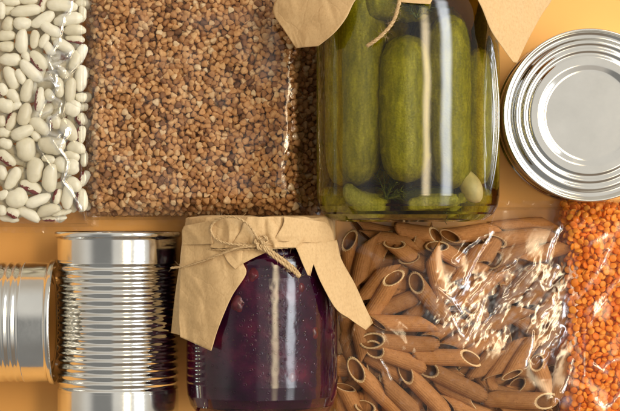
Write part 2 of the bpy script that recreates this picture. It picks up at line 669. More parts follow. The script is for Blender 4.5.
# ------------------------------------------------------------------ bag film
def blur(a, r, it=2):
    for _ in range(it):
        for ax in (0, 1):
            p = np.pad(a, [(r + 1, r) if i == ax else (0, 0) for i in (0, 1)], mode='edge')
            c = np.cumsum(p, axis=ax)
            n = a.shape[ax]
            hi = np.take(c, range(2 * r + 1, 2 * r + 1 + n), axis=ax)
            lo = np.take(c, range(0, n), axis=ax)
            a = (hi - lo) / (2 * r + 1)
    return a


def maxf(a, r, sign=1):
    for ax in (0, 1):
        out = a.copy()
        for s in range(1, r + 1):
            out = np.maximum(out, np.roll(a, s, ax))
            out = np.maximum(out, np.roll(a, -s, ax))
        a = out
    return a


class Bag:
    """Clear film laid over its contents: a height field over what it holds, down to sealed edges."""

    def __init__(self, x0, x1, y0, y1, step):
        a, b = W(x0, y1), W(x1, y0)
        self.xs = np.arange(a[0], b[0] + step, step)
        self.ys = np.arange(a[1], b[1] + step, step)
        self.step = step
        self.X, self.Y = np.meshgrid(self.xs, self.ys)
        self.T = np.zeros_like(self.X)

    def sphere(self, c, r):
        i0, i1 = np.searchsorted(self.xs, [c[0] - r, c[0] + r])
        j0, j1 = np.searchsorted(self.ys, [c[1] - r, c[1] + r])
        if i1 <= i0 or j1 <= j0:
            return
        d = r * r - (self.X[j0:j1, i0:i1] - c[0]) ** 2 - (self.Y[j0:j1, i0:i1] - c[1]) ** 2
        z = np.where(d > 0, c[2] + np.sqrt(np.maximum(d, 0)), 0)
        self.T[j0:j1, i0:i1] = np.maximum(self.T[j0:j1, i0:i1], z)

    def px(self, z=.03):
        k = k_at(z)
        return self.X / k + 310, 205.5 - self.Y / k

    def surface(self, close, soft, crease, gap=.0005, lift=.0):
        D = maxf(self.T, close)
        D = blur(D, soft, 3)
        Z = np.maximum(D + lift, blur(self.T, 1, 1) + gap)
        Z = np.maximum(blur(Z, 1, 2), self.T + gap * .6)
        edge = np.clip(Z / .012, 0, 1)
        c = crease * edge
        Z = Z + np.maximum(c - c.min() * 0, 0)
        b = np.minimum.reduce([self.X - self.xs[0], self.xs[-1] - self.X, self.Y - self.ys[0], self.ys[-1] - self.Y])
        w = np.clip(b / (4 * self.step), 0, 1)
        return .0012 + (Z - .0) * w

    def build(self, Z, m, label, root_px, crinkle):
        root = empty('plastic_bag', W(*root_px))
        tag(root, label, 'plastic bag')
        n, k = self.X.shape
        V = np.stack([self.X, self.Y, Z], -1).reshape(-1, 3)
        ff = obj('front_film', V, grid_faces(n, k), m, root)
        at = ff.data.attributes.new('crinkle', 'FLOAT', 'POINT')
        at.data.foreach_set('value', np.clip(crinkle, 0, 1).ravel().astype(np.float32))
        # back sheet, flat on the table, and the crimped rim where the two are sealed
        bx, by = self.X[::8, ::8], self.Y[::8, ::8]
        V2 = np.stack([bx, by, np.full_like(bx, .0006)], -1).reshape(-1, 3)
        obj('back_film', V2, [f[::-1] for f in grid_faces(*bx.shape)], m, root)
        mb = MB()
        wd = .0035
        x0, x1, y0, y1 = self.xs[0], self.xs[-1], self.ys[0], self.ys[-1]
        for (p, q, nx, ny) in (((x0, y0), (x1, y0), 0, -1), ((x1, y0), (x1, y1), 1, 0), ((x1, y1), (x0, y1), 0, 1), ((x0, y1), (x0, y0), -1, 0)):
            nn = 160
            t = np.linspace(0, 1, nn)
            rows = []
            for a in np.linspace(0, 1, 5):
                x = p[0] + (q[0] - p[0]) * t + nx * wd * a
                y = p[1] + (q[1] - p[1]) * t + ny * wd * a
                z = .0012 + .0009 * a * (.6 + pn(t * 25, a + t * 0, 3 + nx + 2 * ny))
                rows.append(np.stack([x, y, np.maximum(z, .0005)], 1))
            mb.add(np.concatenate(rows), grid_faces(5, nn))
        mb.build('sealed_edge', m, root)
        return root


def dist_poly(PX, PY, pts):
    d = np.full(PX.shape, 1e9)
    sgn = np.zeros(PX.shape)
    for (ax, ay), (bx, by) in zip(pts[:-1], pts[1:]):
        vx, vy = bx - ax, by - ay
        t = np.clip(((PX - ax) * vx + (PY - ay) * vy) / (vx * vx + vy * vy), 0, 1)
        dd = np.hypot(PX - ax - t * vx, PY - ay - t * vy)
        s = np.sign(vx * (PY - ay) - vy * (PX - ax))
        sgn = np.where(dd < d, s, sgn)
        d = np.minimum(d, dd)
    return d, sgn


def ridge(PX, PY, pts, w, a):
    d, s = dist_poly(PX, PY, pts)
    return a * np.maximum(0, 1 - d / w) ** 1.3


def creases(PX, PY, rows, slope=.46):
    """Sharp folds: (points, width px, strength). Returns height and how crazed the film is there."""
    h = np.zeros(PX.shape)
    m = np.zeros(PX.shape)
    for i, (pts, w, a) in enumerate(rows):
        wob = w * .25 * pn(PX / 5, PY / 5, i)
        d, s = dist_poly(PX + wob, PY + wob, pts)
        w2 = w * (1 + .35 * pn(PX / 7, PY / 7, i + 90))
        h = np.maximum(h, slope * w * S * np.maximum(0, 1 - d / w2) ** 1.15)
        m = np.maximum(m, a * np.clip(1.25 - d / w2, 0, 1) * np.clip(.75 + .9 * pn(PX / 6, PY / 6, i + 33), .15, 1))
    return h, m


def bump2(PX, PY, cx, cy, sx, sy, rot=0):
    c, s = math.cos(rot), math.sin(rot)
    u = (PX - cx) * c + (PY - cy) * s
    v = -(PX - cx) * s + (PY - cy) * c
    return np.exp(-(u / sx) ** 2 - (v / sy) ** 2)


def crumple(PX, PY, ang, long, short, seed, octs=3):
    """Ridged folds that run along the direction ang (degrees, photo axes)."""
    c, s = math.cos(math.radians(ang)), math.sin(math.radians(ang))
    u = (PX * c + PY * s) / long
    v = (-PX * s + PY * c) / short
    wu = u + .35 * pn(u * 1.3, v * 1.3, seed + 40)
    wv = v + .5 * pn(u * 1.3, v * 1.3, seed + 50)
    h = np.zeros_like(PX)
    a = 1.0
    for o in range(octs):
        h += a * (1 - np.abs(pn(wu, wv, seed + o)) * 1.7)
        wu, wv, a = wu * 2.05, wv * 2.05, a * .5
    return h / 1.75


# ------------------------------------------------------------------ white beans
def bean_mesh(name, m, bend, flat, seed):
    nu, nv = 26, 18
    V, F = [], []
    for i in range(nu + 1):
        u = PI * i / nu
        for j in range(nv):
            t = 2 * PI * j / nv
            x = -math.cos(u)
            r = math.sin(u) ** .82
            y, z = r * math.cos(t), r * math.sin(t) * flat
            y *= 1 + .10 * x * (1 if seed % 2 else -1)
            y += bend * (x * x - .45)
            # notch at the hilum
            y += .16 * math.exp(-(x / .28) ** 2) * max(0, -math.cos(t)) ** 2 * r
            V.append((x, y, z))
    V = np.array(V)
    V[:, 0] *= .5
    V[:, 1] *= .5
    V[:, 2] *= .5
    q = V * 5
    d = 1 + .035 * pn(q[:, 0] + q[:, 2], q[:, 1] - q[:, 2], seed)
    V = V * d[:, None] * .02        # unit bean: 20 mm
    me = obj(name, V, grid_faces(nu + 1, nv, True), m, loc=(0, 0, 0))
    d = me.data
    bpy.data.objects.remove(me)
    return d


bean_data = [bean_mesh('white_bean', M_BEAN, b, f, i) for i, (b, f) in enumerate([(.10, .95), (.2, .85), (.0, .9), (.28, .95), (.14, 1.05)])]
beanr_data = [bean_mesh('white_bean', M_BEANR, b, f, i) for i, (b, f) in enumerate([(.16, .9), (.05, .9)])]

Q = 6.667
BE = []   # photo px: cx, cy, length, width, angle (clockwise), red label or None


def B(off, rows):
    for r in rows:
        cx, cy, L, w, a = r[:5]
        BE.append((cx / Q, cy / Q + off, L / Q, w / Q, a, r[5] if len(r) > 5 else None))


B(0, [(75, 12, 125, 58, 0), (190, 6, 125, 52, 0), (65, 68, 95, 72, 0), (8, 70, 120, 66, 90), (172, 72, 210, 88, -8),
      (55, 160, 105, 88, 110), (150, 155, 125, 96, 0), (285, 130, 182, 86, -30), (45, 238, 130, 80, -3),
      (147, 275, 170, 92, 92), (230, 262, 130, 68, 95), (40, 308, 120, 80, 0), (295, 270, 110, 66, 115),
      (335, 195, 160, 84, 30), (285, 30, 110, 60, 108, 'white bean with maroon streak at the top of the bag, between plain beans'),
      (415, 38, 210, 92, 5), (455, 130, 200, 96, -10), (545, 22, 100, 60, 0), (548, 95, 110, 60, 90), (500, 200, 150, 80, 0),
      (500, 260, 135, 62, 8, 'white bean with maroon tip against the buckwheat bag, upper right of its bag'),
      (430, 310, 160, 80, 30), (325, 320, 120, 72, 55), (370, 262, 80, 60, 60), (175, 378, 80, 60, 60), (540, 360, 140, 80, 110)])
B(50, [(70, 65, 155, 96, 0), (255, 70, 160, 98, 50, 'large white bean with dark maroon nick just left of the film crease'),
       (140, 180, 120, 66, 65), (75, 185, 168, 96, 65), (205, 140, 195, 94, 45),
       (15, 262, 90, 78, 70, 'white bean with a dark maroon blotch at the left picture edge'),
       (90, 310, 125, 80, 45), (180, 270, 160, 84, 105), (30, 370, 130, 104, 20), (100, 375, 100, 60, -20),
       (265, 330, 170, 76, 95, 'narrow white bean with maroon flecks below the bright crease, upright'), (395, 250, 140, 70, 85),
       (540, 190, 185, 96, 95), (470, 275, 185, 80, 95), (500, 70, 140, 82, 110), (420, 150, 100, 70, 50),
       (540, 315, 82, 70, 0), (500, 365, 90, 64, 30), (557, 380, 60, 70, 90), (330, 300, 90, 70, 60)])
B(100, [(165, 95, 160, 98, 105), (75, 145, 140, 78, 115, 'white bean with maroon edge near the left picture edge, upright'),
        (150, 215, 166, 94, -25), (265, 175, 160, 94, 40), (240, 240, 84, 66, 60),
        (345, 300, 190, 128, 5), (455, 200, 176, 104, 55), (175, 330, 165, 142, 85), (510, 320, 130, 90, 15), (480, 60, 116, 104, 20),
        (30, 215, 100, 78, 10), (35, 290, 100, 76, 20), (5, 140, 80, 76, 90),
        (545, 130, 90, 84, 60, 'small white bean with maroon spot beside the buckwheat bag, halfway down'),
        (542, 230, 120, 68, 95, 'upright white bean with maroon stripe pressed to the buckwheat bag'),
        (370, 150, 96, 90, 80, 'blotchy white bean seen through the crease, mid bag'), (320, 388, 90, 52, 0), (480, 372, 110, 70, 20)])
B(150, [(45, 55, 150, 82, 40, 'white bean with a maroon end at the left picture edge, tilted, low in the bag'),
        (230, 135, 178, 124, 95), (335, 185, 192, 108, 95), (85, 190, 170, 88, 120),
        (205, 245, 158, 88, 22, 'white bean with maroon nick on its lower flank, above the round bean'), (110, 320, 152, 138, -20), (255, 335, 180, 84, -22),
        (385, 310, 110, 72, 110, 'white bean with big maroon blotch near the bottom of the bag'), (455, 300, 195, 86, 100),
        (545, 335, 160, 90, 90, 'large upright white bean with maroon flank in the bottom right corner'), (410, 100, 120, 96, 60), (480, 110, 115, 104, 90),
        (560, 190, 116, 74, 115, 'white bean with maroon smear at the right seam, lower bag'), (15, 150, 110, 76, 70), (20, 300, 84, 70, -20), (490, 230, 120, 96, 40),
        (330, 60, 84, 60, 30), (560, 60, 110, 60, 90)])
B(175, [(190, 260, 176, 84, 30), (325, 235, 165, 88, -15), (85, 250, 96, 76, 30, 'half hidden white bean with maroon middle at the bottom left edge'),
        (60, 290, 140, 56, 10), (410, 250, 140, 50, -10), (325, 290, 100, 46, 0, 'bottommost white bean with dark maroon side'),
        (10, 235, 76, 78, 90), (400, 285, 96, 40, 0)])

bag = Bag(-60, 92.5, -60, 227, .0006)


def bean_z(x, y):
    e = min((97 - x) / 22, (232 - y) / 26, 1.0)
    e = max(e, .12)
    return .009 + .020 * math.sin(e * PI / 2)


def add_bean(cx, cy, L, w, a, red, z, label=None):
    d = (beanr_data if red else bean_data)[random.randrange(2 if red else 5)]
    o = bpy.data.objects.new('white_bean', d)
    C.objects.link(o)
    k = k_at(z)
    o.location = Vector(W(cx, cy, z))
    hgt = w * random.uniform(.74, .9)
    o.scale = (L * k * .99 / .02, w * k * .98 / .02, min(hgt, 15) * k / .02)
    flip = random.choice([0, PI])
    o.rotation_euler = Euler((random.uniform(-.18, .18), random.uniform(-.14, .14), -math.radians(a) + (0 if red else flip)))
    if red:
        tag(o, red, 'bean', 'maroon marked beans in the bag')
    else:
        tag(o, label or 'plain cream white bean without maroon marks, pressed against the clear film', 'bean', 'plain white beans in the bag')
    t = math.radians(a)
    for s in (-.3, 0, .3):
        c = W(cx + s * L * math.cos(t), cy + s * L * math.sin(t), z)
        rr = w * k * .45
        bag.sphere((c[0], c[1], z + hgt * k * .45 - rr), rr)
    return o


for i, (cx, cy, L, w, a, red) in enumerate(BE):
    z = bean_z(cx, cy) + .0009 * math.sin(i * 2.1) + (.0008 if i % 3 == 0 else 0)
    add_bean(cx, cy, L, w, a, red, z)
# beans that fill the layer beneath, seen through the gaps, and the part of the bag past the frame
for gx in range(-1, 7):
    for gy in range(-1, 18):
        x, y = gx * 13.5 + (6 if gy % 2 else 0) + random.uniform(-3, 3), gy * 12.5 + random.uniform(-3, 3)
        if x > 82 or y > 214:
            continue
        outside = x < -9 or y < -9
        z = bean_z(x, y) - (0.001 if outside else .0075)
        if z < .006:
            continue
        if outside:
            continue
        add_bean(x, y, random.uniform(21, 26), random.uniform(11, 14), random.uniform(0, 180), None, z,
                 'plain white bean of the under layer, glimpsed between the beans above it')['group'] = 'under layer of white beans'
for x, y, a in [(2, 61, 80), (5, 20, 20), (3, 178, 60), (14, 213, 0)]:
    add_bean(x, y, 22, 13, a, None, .019, 'plain white bean of the under layer, glimpsed between the beans above it')['group'] = 'under layer of white beans'
for x, y, a in [(-8, 40, 90), (-12, 12, 30), (-11, 66, 100), (-9, 95, 70), (-12, 122, 80), (-9, 150, 100), (-12, 178, 60), (-10, 206, 20),
                (14, -8, 10), (40, -9, 170), (66, -8, 5), (-30, 30, 40), (-30, 70, 120), (-30, 110, 60), (-30, 150, 20), (-30, 190, 90), (-28, 0, 10),
                (10, -24, 60), (36, -25, 0), (60, -24, 120), (80, -22, 90)]:
    add_bean(x, y, 24, 13, a, None, bean_z(x, y))

PX, PY = bag.px(.03)
zig = [(72, 2), (72, 10), (65, 17), (62, 30), (60, 42), (52, 54), (50, 64), (56, 76), (58, 88), (52, 98), (61, 103), (60, 114), (50, 120), (51, 132), (54, 142), (62, 152), (69, 163), (66, 174), (63, 181), (72, 192), (77, 202), (84, 214), (92, 226)]
cr, ck = creases(PX, PY, [(zig, 2.6, 1.0), ([(52, 54), (62, 56), (71, 53), (64, 62), (56, 66), (64, 72), (50, 73)], 3.6, 1), ([(54, 60), (68, 58)], 4, .8),
                          ([(40, 116), (46, 102), (54, 100), (60, 108), (44, 115)], 2.0, .6), ([(50, 134), (58, 138), (68, 129), (62, 145)], 4.0, .9),
                          ([(42, 82), (50, 80), (56, 86)], 6, .5), ([(64, 80), (72, 72), (82, 62)], 2.0, .4), ([(38, 146), (47, 160), (54, 170)], 2.0, .35)])
cr += .0006 * crumple(PX, PY, 70, 40, 14, 2) * bump2(PX, PY, 60, 110, 22, 120)
cr += .0004 * (pn(PX / 16, PY / 16, 9) + .5)
Z = bag.surface(9, 9, cr, lift=.0008)
bag.build(Z, M_F_BEAN, 'clear plastic bag full of large white beans, top left, creased down its right side', (20, 100), ck)


# ------------------------------------------------------------------ buckwheat
def grain_mesh(kind, seed):
    rg = np.random.default_rng(seed)
    if kind == 'buck':
        nu, nv = 9, 12
        V = []
        for i in range(nu):
            u = PI * i / (nu - 1)
            for j in range(nv):
                t = 2 * PI * j / nv
                V.append((math.sin(u) * math.cos(t), math.sin(u) * math.sin(t), math.cos(u)))
        V = np.array(V)
        tet = np.array([(0, 0, -1), (.943, 0, .333), (-.471, .816, .333), (-.471, -.816, .333)]) + .12 * rg.normal(size=(4, 3))
        tet /= np.linalg.norm(tet, axis=1)[:, None]
        q = np.maximum((V @ tet.T).max(1), .5)
        V = V * (.80 / q[:, None]) ** .85 * (1 + .035 * rg.normal(size=(nu * nv, 1)))
        V[0:nv] = V[0:nv].mean(0)
        V[-nv:] = V[-nv:].mean(0)
        return V, grid_faces(nu, nv, True)
    nu, nv = 9, 14
    V = []
    for i in range(nu):
        u = PI * i / (nu - 1)
        for j in range(nv):
            t = 2 * PI * j / nv
            r = math.sin(u) ** .8
            V.append((r * math.cos(t), r * math.sin(t), math.cos(u) * .44))
    V = np.array(V)
    return V, grid_faces(nu, nv, True)


def rand_rot(rg, tilt=None):
    if tilt is None:
        q = rg.normal(size=4)
        q /= np.linalg.norm(q)
        from mathutils import Quaternion
        return Quaternion(q).to_euler()
    return Euler((rg.normal() * tilt, rg.normal() * tilt, rg.uniform(0, 2 * PI)))


def poisson(x0, x1, y0, y1, d, rg, tries=30000):
    cell = d / 1.4143
    G = {}
    out = []
    for _ in range(tries):
        x, y = rg.uniform(x0, x1), rg.uniform(y0, y1)
        i, j = int(x // cell), int(y // cell)
        ok = True
        for a in range(i - 2, i + 3):
            for b in range(j - 2, j + 3):
                q = G.get((a, b))
                if q and (q[0] - x) ** 2 + (q[1] - y) ** 2 < d * d:
                    ok = False
                    break
            if not ok:
                break
        if ok:
            G[(i, j)] = (x, y)
            out.append((x, y))
    return out


def fill(kind, bagobj, rect, d, rad, zf, n_single, name, mats, label, group, cat, stuff_name, stuff_label, layers, tilt, seed):
    """Grains in layers: those that show largest are single things, the rest one mass."""
    rg = np.random.default_rng(seed)
    shapes = [grain_mesh(kind, s) for s in range(4)]
    datas = []
    for V, F in shapes:
        o = obj(name, V * .001, F, mats[0], loc=(0, 0, 0))
        datas.append(o.data)
        bpy.data.objects.remove(o)
    items = []
    for li, dz in enumerate(layers):
        for (x, y) in poisson(*rect, d * (1 if li == 0 else 1.05), rg):
            z = zf(x, y)
            if z is None or z + dz < rad * .6 * k_at(0):
                continue
            z = z + dz + rg.normal() * rad * S * .28
            r = rad * rg.normal(1, .09)
            show = li == 0 and 2 < x < 618 and 2 < y < 409
            items.append((r if show else 0, x, y, max(z, .001), r, rand_rot(rg, tilt)))
    items.sort(key=lambda t: -t[0])
    mb = MB()
    for i, (sc, x, y, z, r, e) in enumerate(items):
        si = rg.integers(4)
        rr = r * k_at(z)
        p = W(x, y, z)
        bagobj.sphere(p, rr * (1 if kind == 'buck' else .7))
        if i < n_single and sc > 0:
            o = bpy.data.objects.new(name, datas[si])
            C.objects.link(o)
            o.location = Vector(p)
            o.rotation_euler = e
            s = rr / .001
            o.scale = (s, s * rg.uniform(.88, 1.1), s * rg.uniform(.9, 1.1))
            tag(o, label, cat, group)
        else:
            V, F = shapes[si]
            R = np.array(e.to_matrix())
            mb.add((V * rr * np.array([1, rg.uniform(.88, 1.1), rg.uniform(.9, 1.1)])) @ R.T + p, F)
    o = mb.build(stuff_name, mats[1])
    tag(o, stuff_label, cat, None, 'stuff')


bag2 = Bag(86, 325, -45, 220, .0006)


def buck_z(x, y):
    e = min((x - 84) / 14, (324 - x) / 30 if x < 297 else (324 - x) / 62, (221 - y) / 22, 1.0)
    if e <= 0.08:
        return None
    return .003 + .024 * math.sin(min(1, e) * PI / 2) + .0012 * float(pn(x / 40, y / 40, 5))


fill('buck', bag2, (89, 319, -24, 213.5), 4.75, 2.8, buck_z, 300, 'buckwheat_grain', (M_BUCK, M_BUCKI),
     'plump tan buckwheat grain pressed against the clear film, one of the largest', 'largest buckwheat grains against the film', 'grain',
     'buckwheat', 'tan roasted buckwheat grains filling the clear bag between the beans and pickle jar', (0, -.0022, -.0043), None, 3)
PX, PY = bag2.px(.03)
cr = .0006 * (pn(PX / 30, PY / 30, 21) + .6) + .0003 * crumple(PX, PY, 20, 50, 20, 3)
cr += bump2(PX, PY, 283, 148, 13, 34, .12) * (.0004 * crumple(PX, PY, 115, 22, 8, 7, 2) + .0024)
cr += bump2(PX, PY, 97, 120, 8, 140) * (.0010 * crumple(PX, PY, 90, 30, 8, 12))
cr += bump2(PX, PY, 112, 45, 10, 10) * .0010 * crumple(PX, PY, 60, 16, 6, 13)
c2, ck = creases(PX, PY, [([(298, 60), (297, 110), (301, 150), (303, 176), (299, 205)], 3, .45)])
cr = np.maximum(cr, c2)
pt = bump2(PX, PY, 291, 147, 9, 26, .12)
ck = np.maximum(ck, np.clip(pt * (.55 + 1.1 * pn(PX / 5, PY / 9, 44)), 0, 1) * .9)
ck = np.maximum(ck, .35 * np.clip(bump2(PX, PY, 97, 120, 7, 140) * (.5 + pn(PX / 7, PY / 9, 45)), 0, 1))
ck = np.maximum(ck, .22 * np.clip(.2 + pn(PX / 26, PY / 20, 46), 0, 1))
Z = bag2.surface(6, 8, cr, lift=.0008)
bag2.build(Z, M_F_BUCK, 'clear plastic bag of tan buckwheat between the white beans and the pickle jar', (200, 110), ck)

# ------------------------------------------------------------------ red lentils
bag4 = Bag(559, 665, 200, 455, .0006)


def lent_z(x, y):
    e = min((x - 556) / 20, (y - 197) / 24, (670 - x) / 20, (460 - y) / 20, 1.0)
    if e <= 0.1:
        return None
    return .003 + .025 * math.sin(min(1, e) * PI / 2) + .001 * float(pn(x / 30, y / 30, 6))


fill('lent', bag4, (562, 655, 203, 445), 5.3, 3.6, lent_z, 300, 'red_lentil', (M_LENT, M_LENTI),
     'split orange lentil lying against the clear film at the right picture edge', 'lentils against the film', 'lentil',
     'red_lentils', 'orange red lentils packed behind the outer ones in their clear bag', (0, -.0021, -.0042), .6, 4)
PX, PY = bag4.px(.03)
cr = .0006 * (pn(PX / 22, PY / 22, 31) + .6)
c2, ck = creases(PX, PY, [([(608, 250), (598, 270), (586, 289), (577, 298)], 2.2, .9), ([(606, 234), (598, 239), (588, 245)], 2.2, .9),
                          ([(622, 276), (612, 286), (600, 300), (592, 306), (585, 314)], 2.3, 1), ([(588, 316), (590, 324), (594, 312), (606, 300)], 2.2, .9),
                          ([(620, 358), (608, 362), (600, 370), (592, 364), (606, 372)], 2.2, 1), ([(620, 392), (612, 402), (604, 408), (596, 398)], 2.2, 1),
                          ([(574, 344), (577, 352), (572, 362), (574, 372), (568, 384), (563, 392)], 1.8, 1), ([(575, 345), (580, 352), (581, 362)], 1.8, .8),
                          ([(580, 225), (586, 216)], 2, .6), ([(584, 330), (583, 380), (578, 411)], 1.6, .5)])
cr = np.maximum(cr, c2)
Z = bag4.surface(6, 8, cr, lift=.0006)
bag4.build(Z, M_F_LEN, 'clear plastic bag of orange lentils below the standing tin, right edge', (612, 320), ck)

# ------------------------------------------------------------------ penne
PR = 8.5 * k_at(.025)      # tube radius


def penne_mesh(seed, L0=.0300, k=1.40):
    n = 66
    th = np.linspace(0, 2 * PI, n, endpoint=False)
    ro = PR * (1 + .032 * np.sign(np.sin(22 * th)) * np.abs(np.sin(22 * th)) ** .6)
    ri = np.full(n, PR * .78)
    rg = np.random.default_rng(seed)
    bow = rg.uniform(-.0009, .0009)
    sq = rg.uniform(.93, 1.0)
    rows = []
    ns = 11

    def ring(s, r, sgn):
        x = s * L0 / 2 + k * r * np.cos(th) * 1.0
        y = r * np.sin(th)
        z = r * np.cos(th) * sq + bow * (1 - (2 * x / L0) ** 2)
        return np.stack([x, y, z], 1)
    sl = L0
    for i in range(ns):
        rows.append(ring(-1 + 2 * i / (ns - 1), ro, 1))
    for i in range(ns):
        rows.append(ring(1 - 2 * i / (ns - 1), ri, -1))
    V = np.concatenate(rows)
    F, Mi = [], []
    tot = 2 * ns
    for i in range(tot):
        for j in range(n):
            a, b = i * n + j, i * n + (j + 1) % n
            c, d = ((i + 1) % tot) * n + (j + 1) % n, ((i + 1) % tot) * n + j
            F.append((a, b, c, d))
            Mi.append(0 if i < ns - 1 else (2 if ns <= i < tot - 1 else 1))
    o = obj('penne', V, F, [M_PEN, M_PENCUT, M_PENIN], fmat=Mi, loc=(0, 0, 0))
    d = o.data
    bpy.data.objects.remove(o)
    return d, L0


pen_data = [penne_mesh(s)[0] for s in range(5)]
PL = .0300 + 2 * 1.40 * PR * .6
bag3 = Bag(334, 575, 207, 455, .00042)
GEN = 'brown wholewheat penne tube partly buried among the others in the clear bag'
LV = {0: .0085, 1: .0150, 2: .0205, 3: .0255}


def pen(x1, y1, x2, y2, lev, roll=0, tilt=0, label=None):
    """x1, y1 is the end whose opening shows when roll is 0; tilt lifts that end (degrees)."""
    if abs(roll) <= 30:
        roll = roll + (38 if (len(bpy.data.objects) % 2) else -38)
    e = min((min(x1, x2) - 330) / 22, (578 - max(x1, x2)) / 22, (min(y1, y2) - 208) / 26, 1.0)
    z = LV[lev] + random.uniform(-.0006, .0006) - (1 - max(e, 0)) * .010 * (lev > 0)
    z = max(z, .0058)
    a, b = W(x1, y1, z), W(x2, y2, z)
    L = np.linalg.norm(b - a)
    if not label:
        L = max(L, .033)
    o = bpy.data.objects.new('penne', random.choice(pen_data))
    C.objects.link(o)
    u = (b - a) / np.linalg.norm(b - a)
    c = (a + b) / 2
    if L > np.linalg.norm(b - a):
        c = a + u * L / 2
    o.location = Vector(c)
    yaw = math.atan2(u[1], u[0])
    R = Matrix.Rotation(yaw, 3, 'Z') @ Matrix.Rotation(math.radians(tilt), 3, 'Y') @ Matrix.Rotation(math.radians(roll), 3, 'X')
    o.rotation_euler = R.to_euler()
    o.scale = (L / PL, 1, 1)
    tag(o, label or GEN, 'pasta', 'penne tubes in the bag')
    dz = -math.sin(math.radians(tilt))
    for s in np.linspace(-.5, .5, 9):
        bag3.sphere((c[0] + u[0] * s * L * .92, c[1] + u[1] * s * L * .92, z + dz * s * L), PR)
    return o


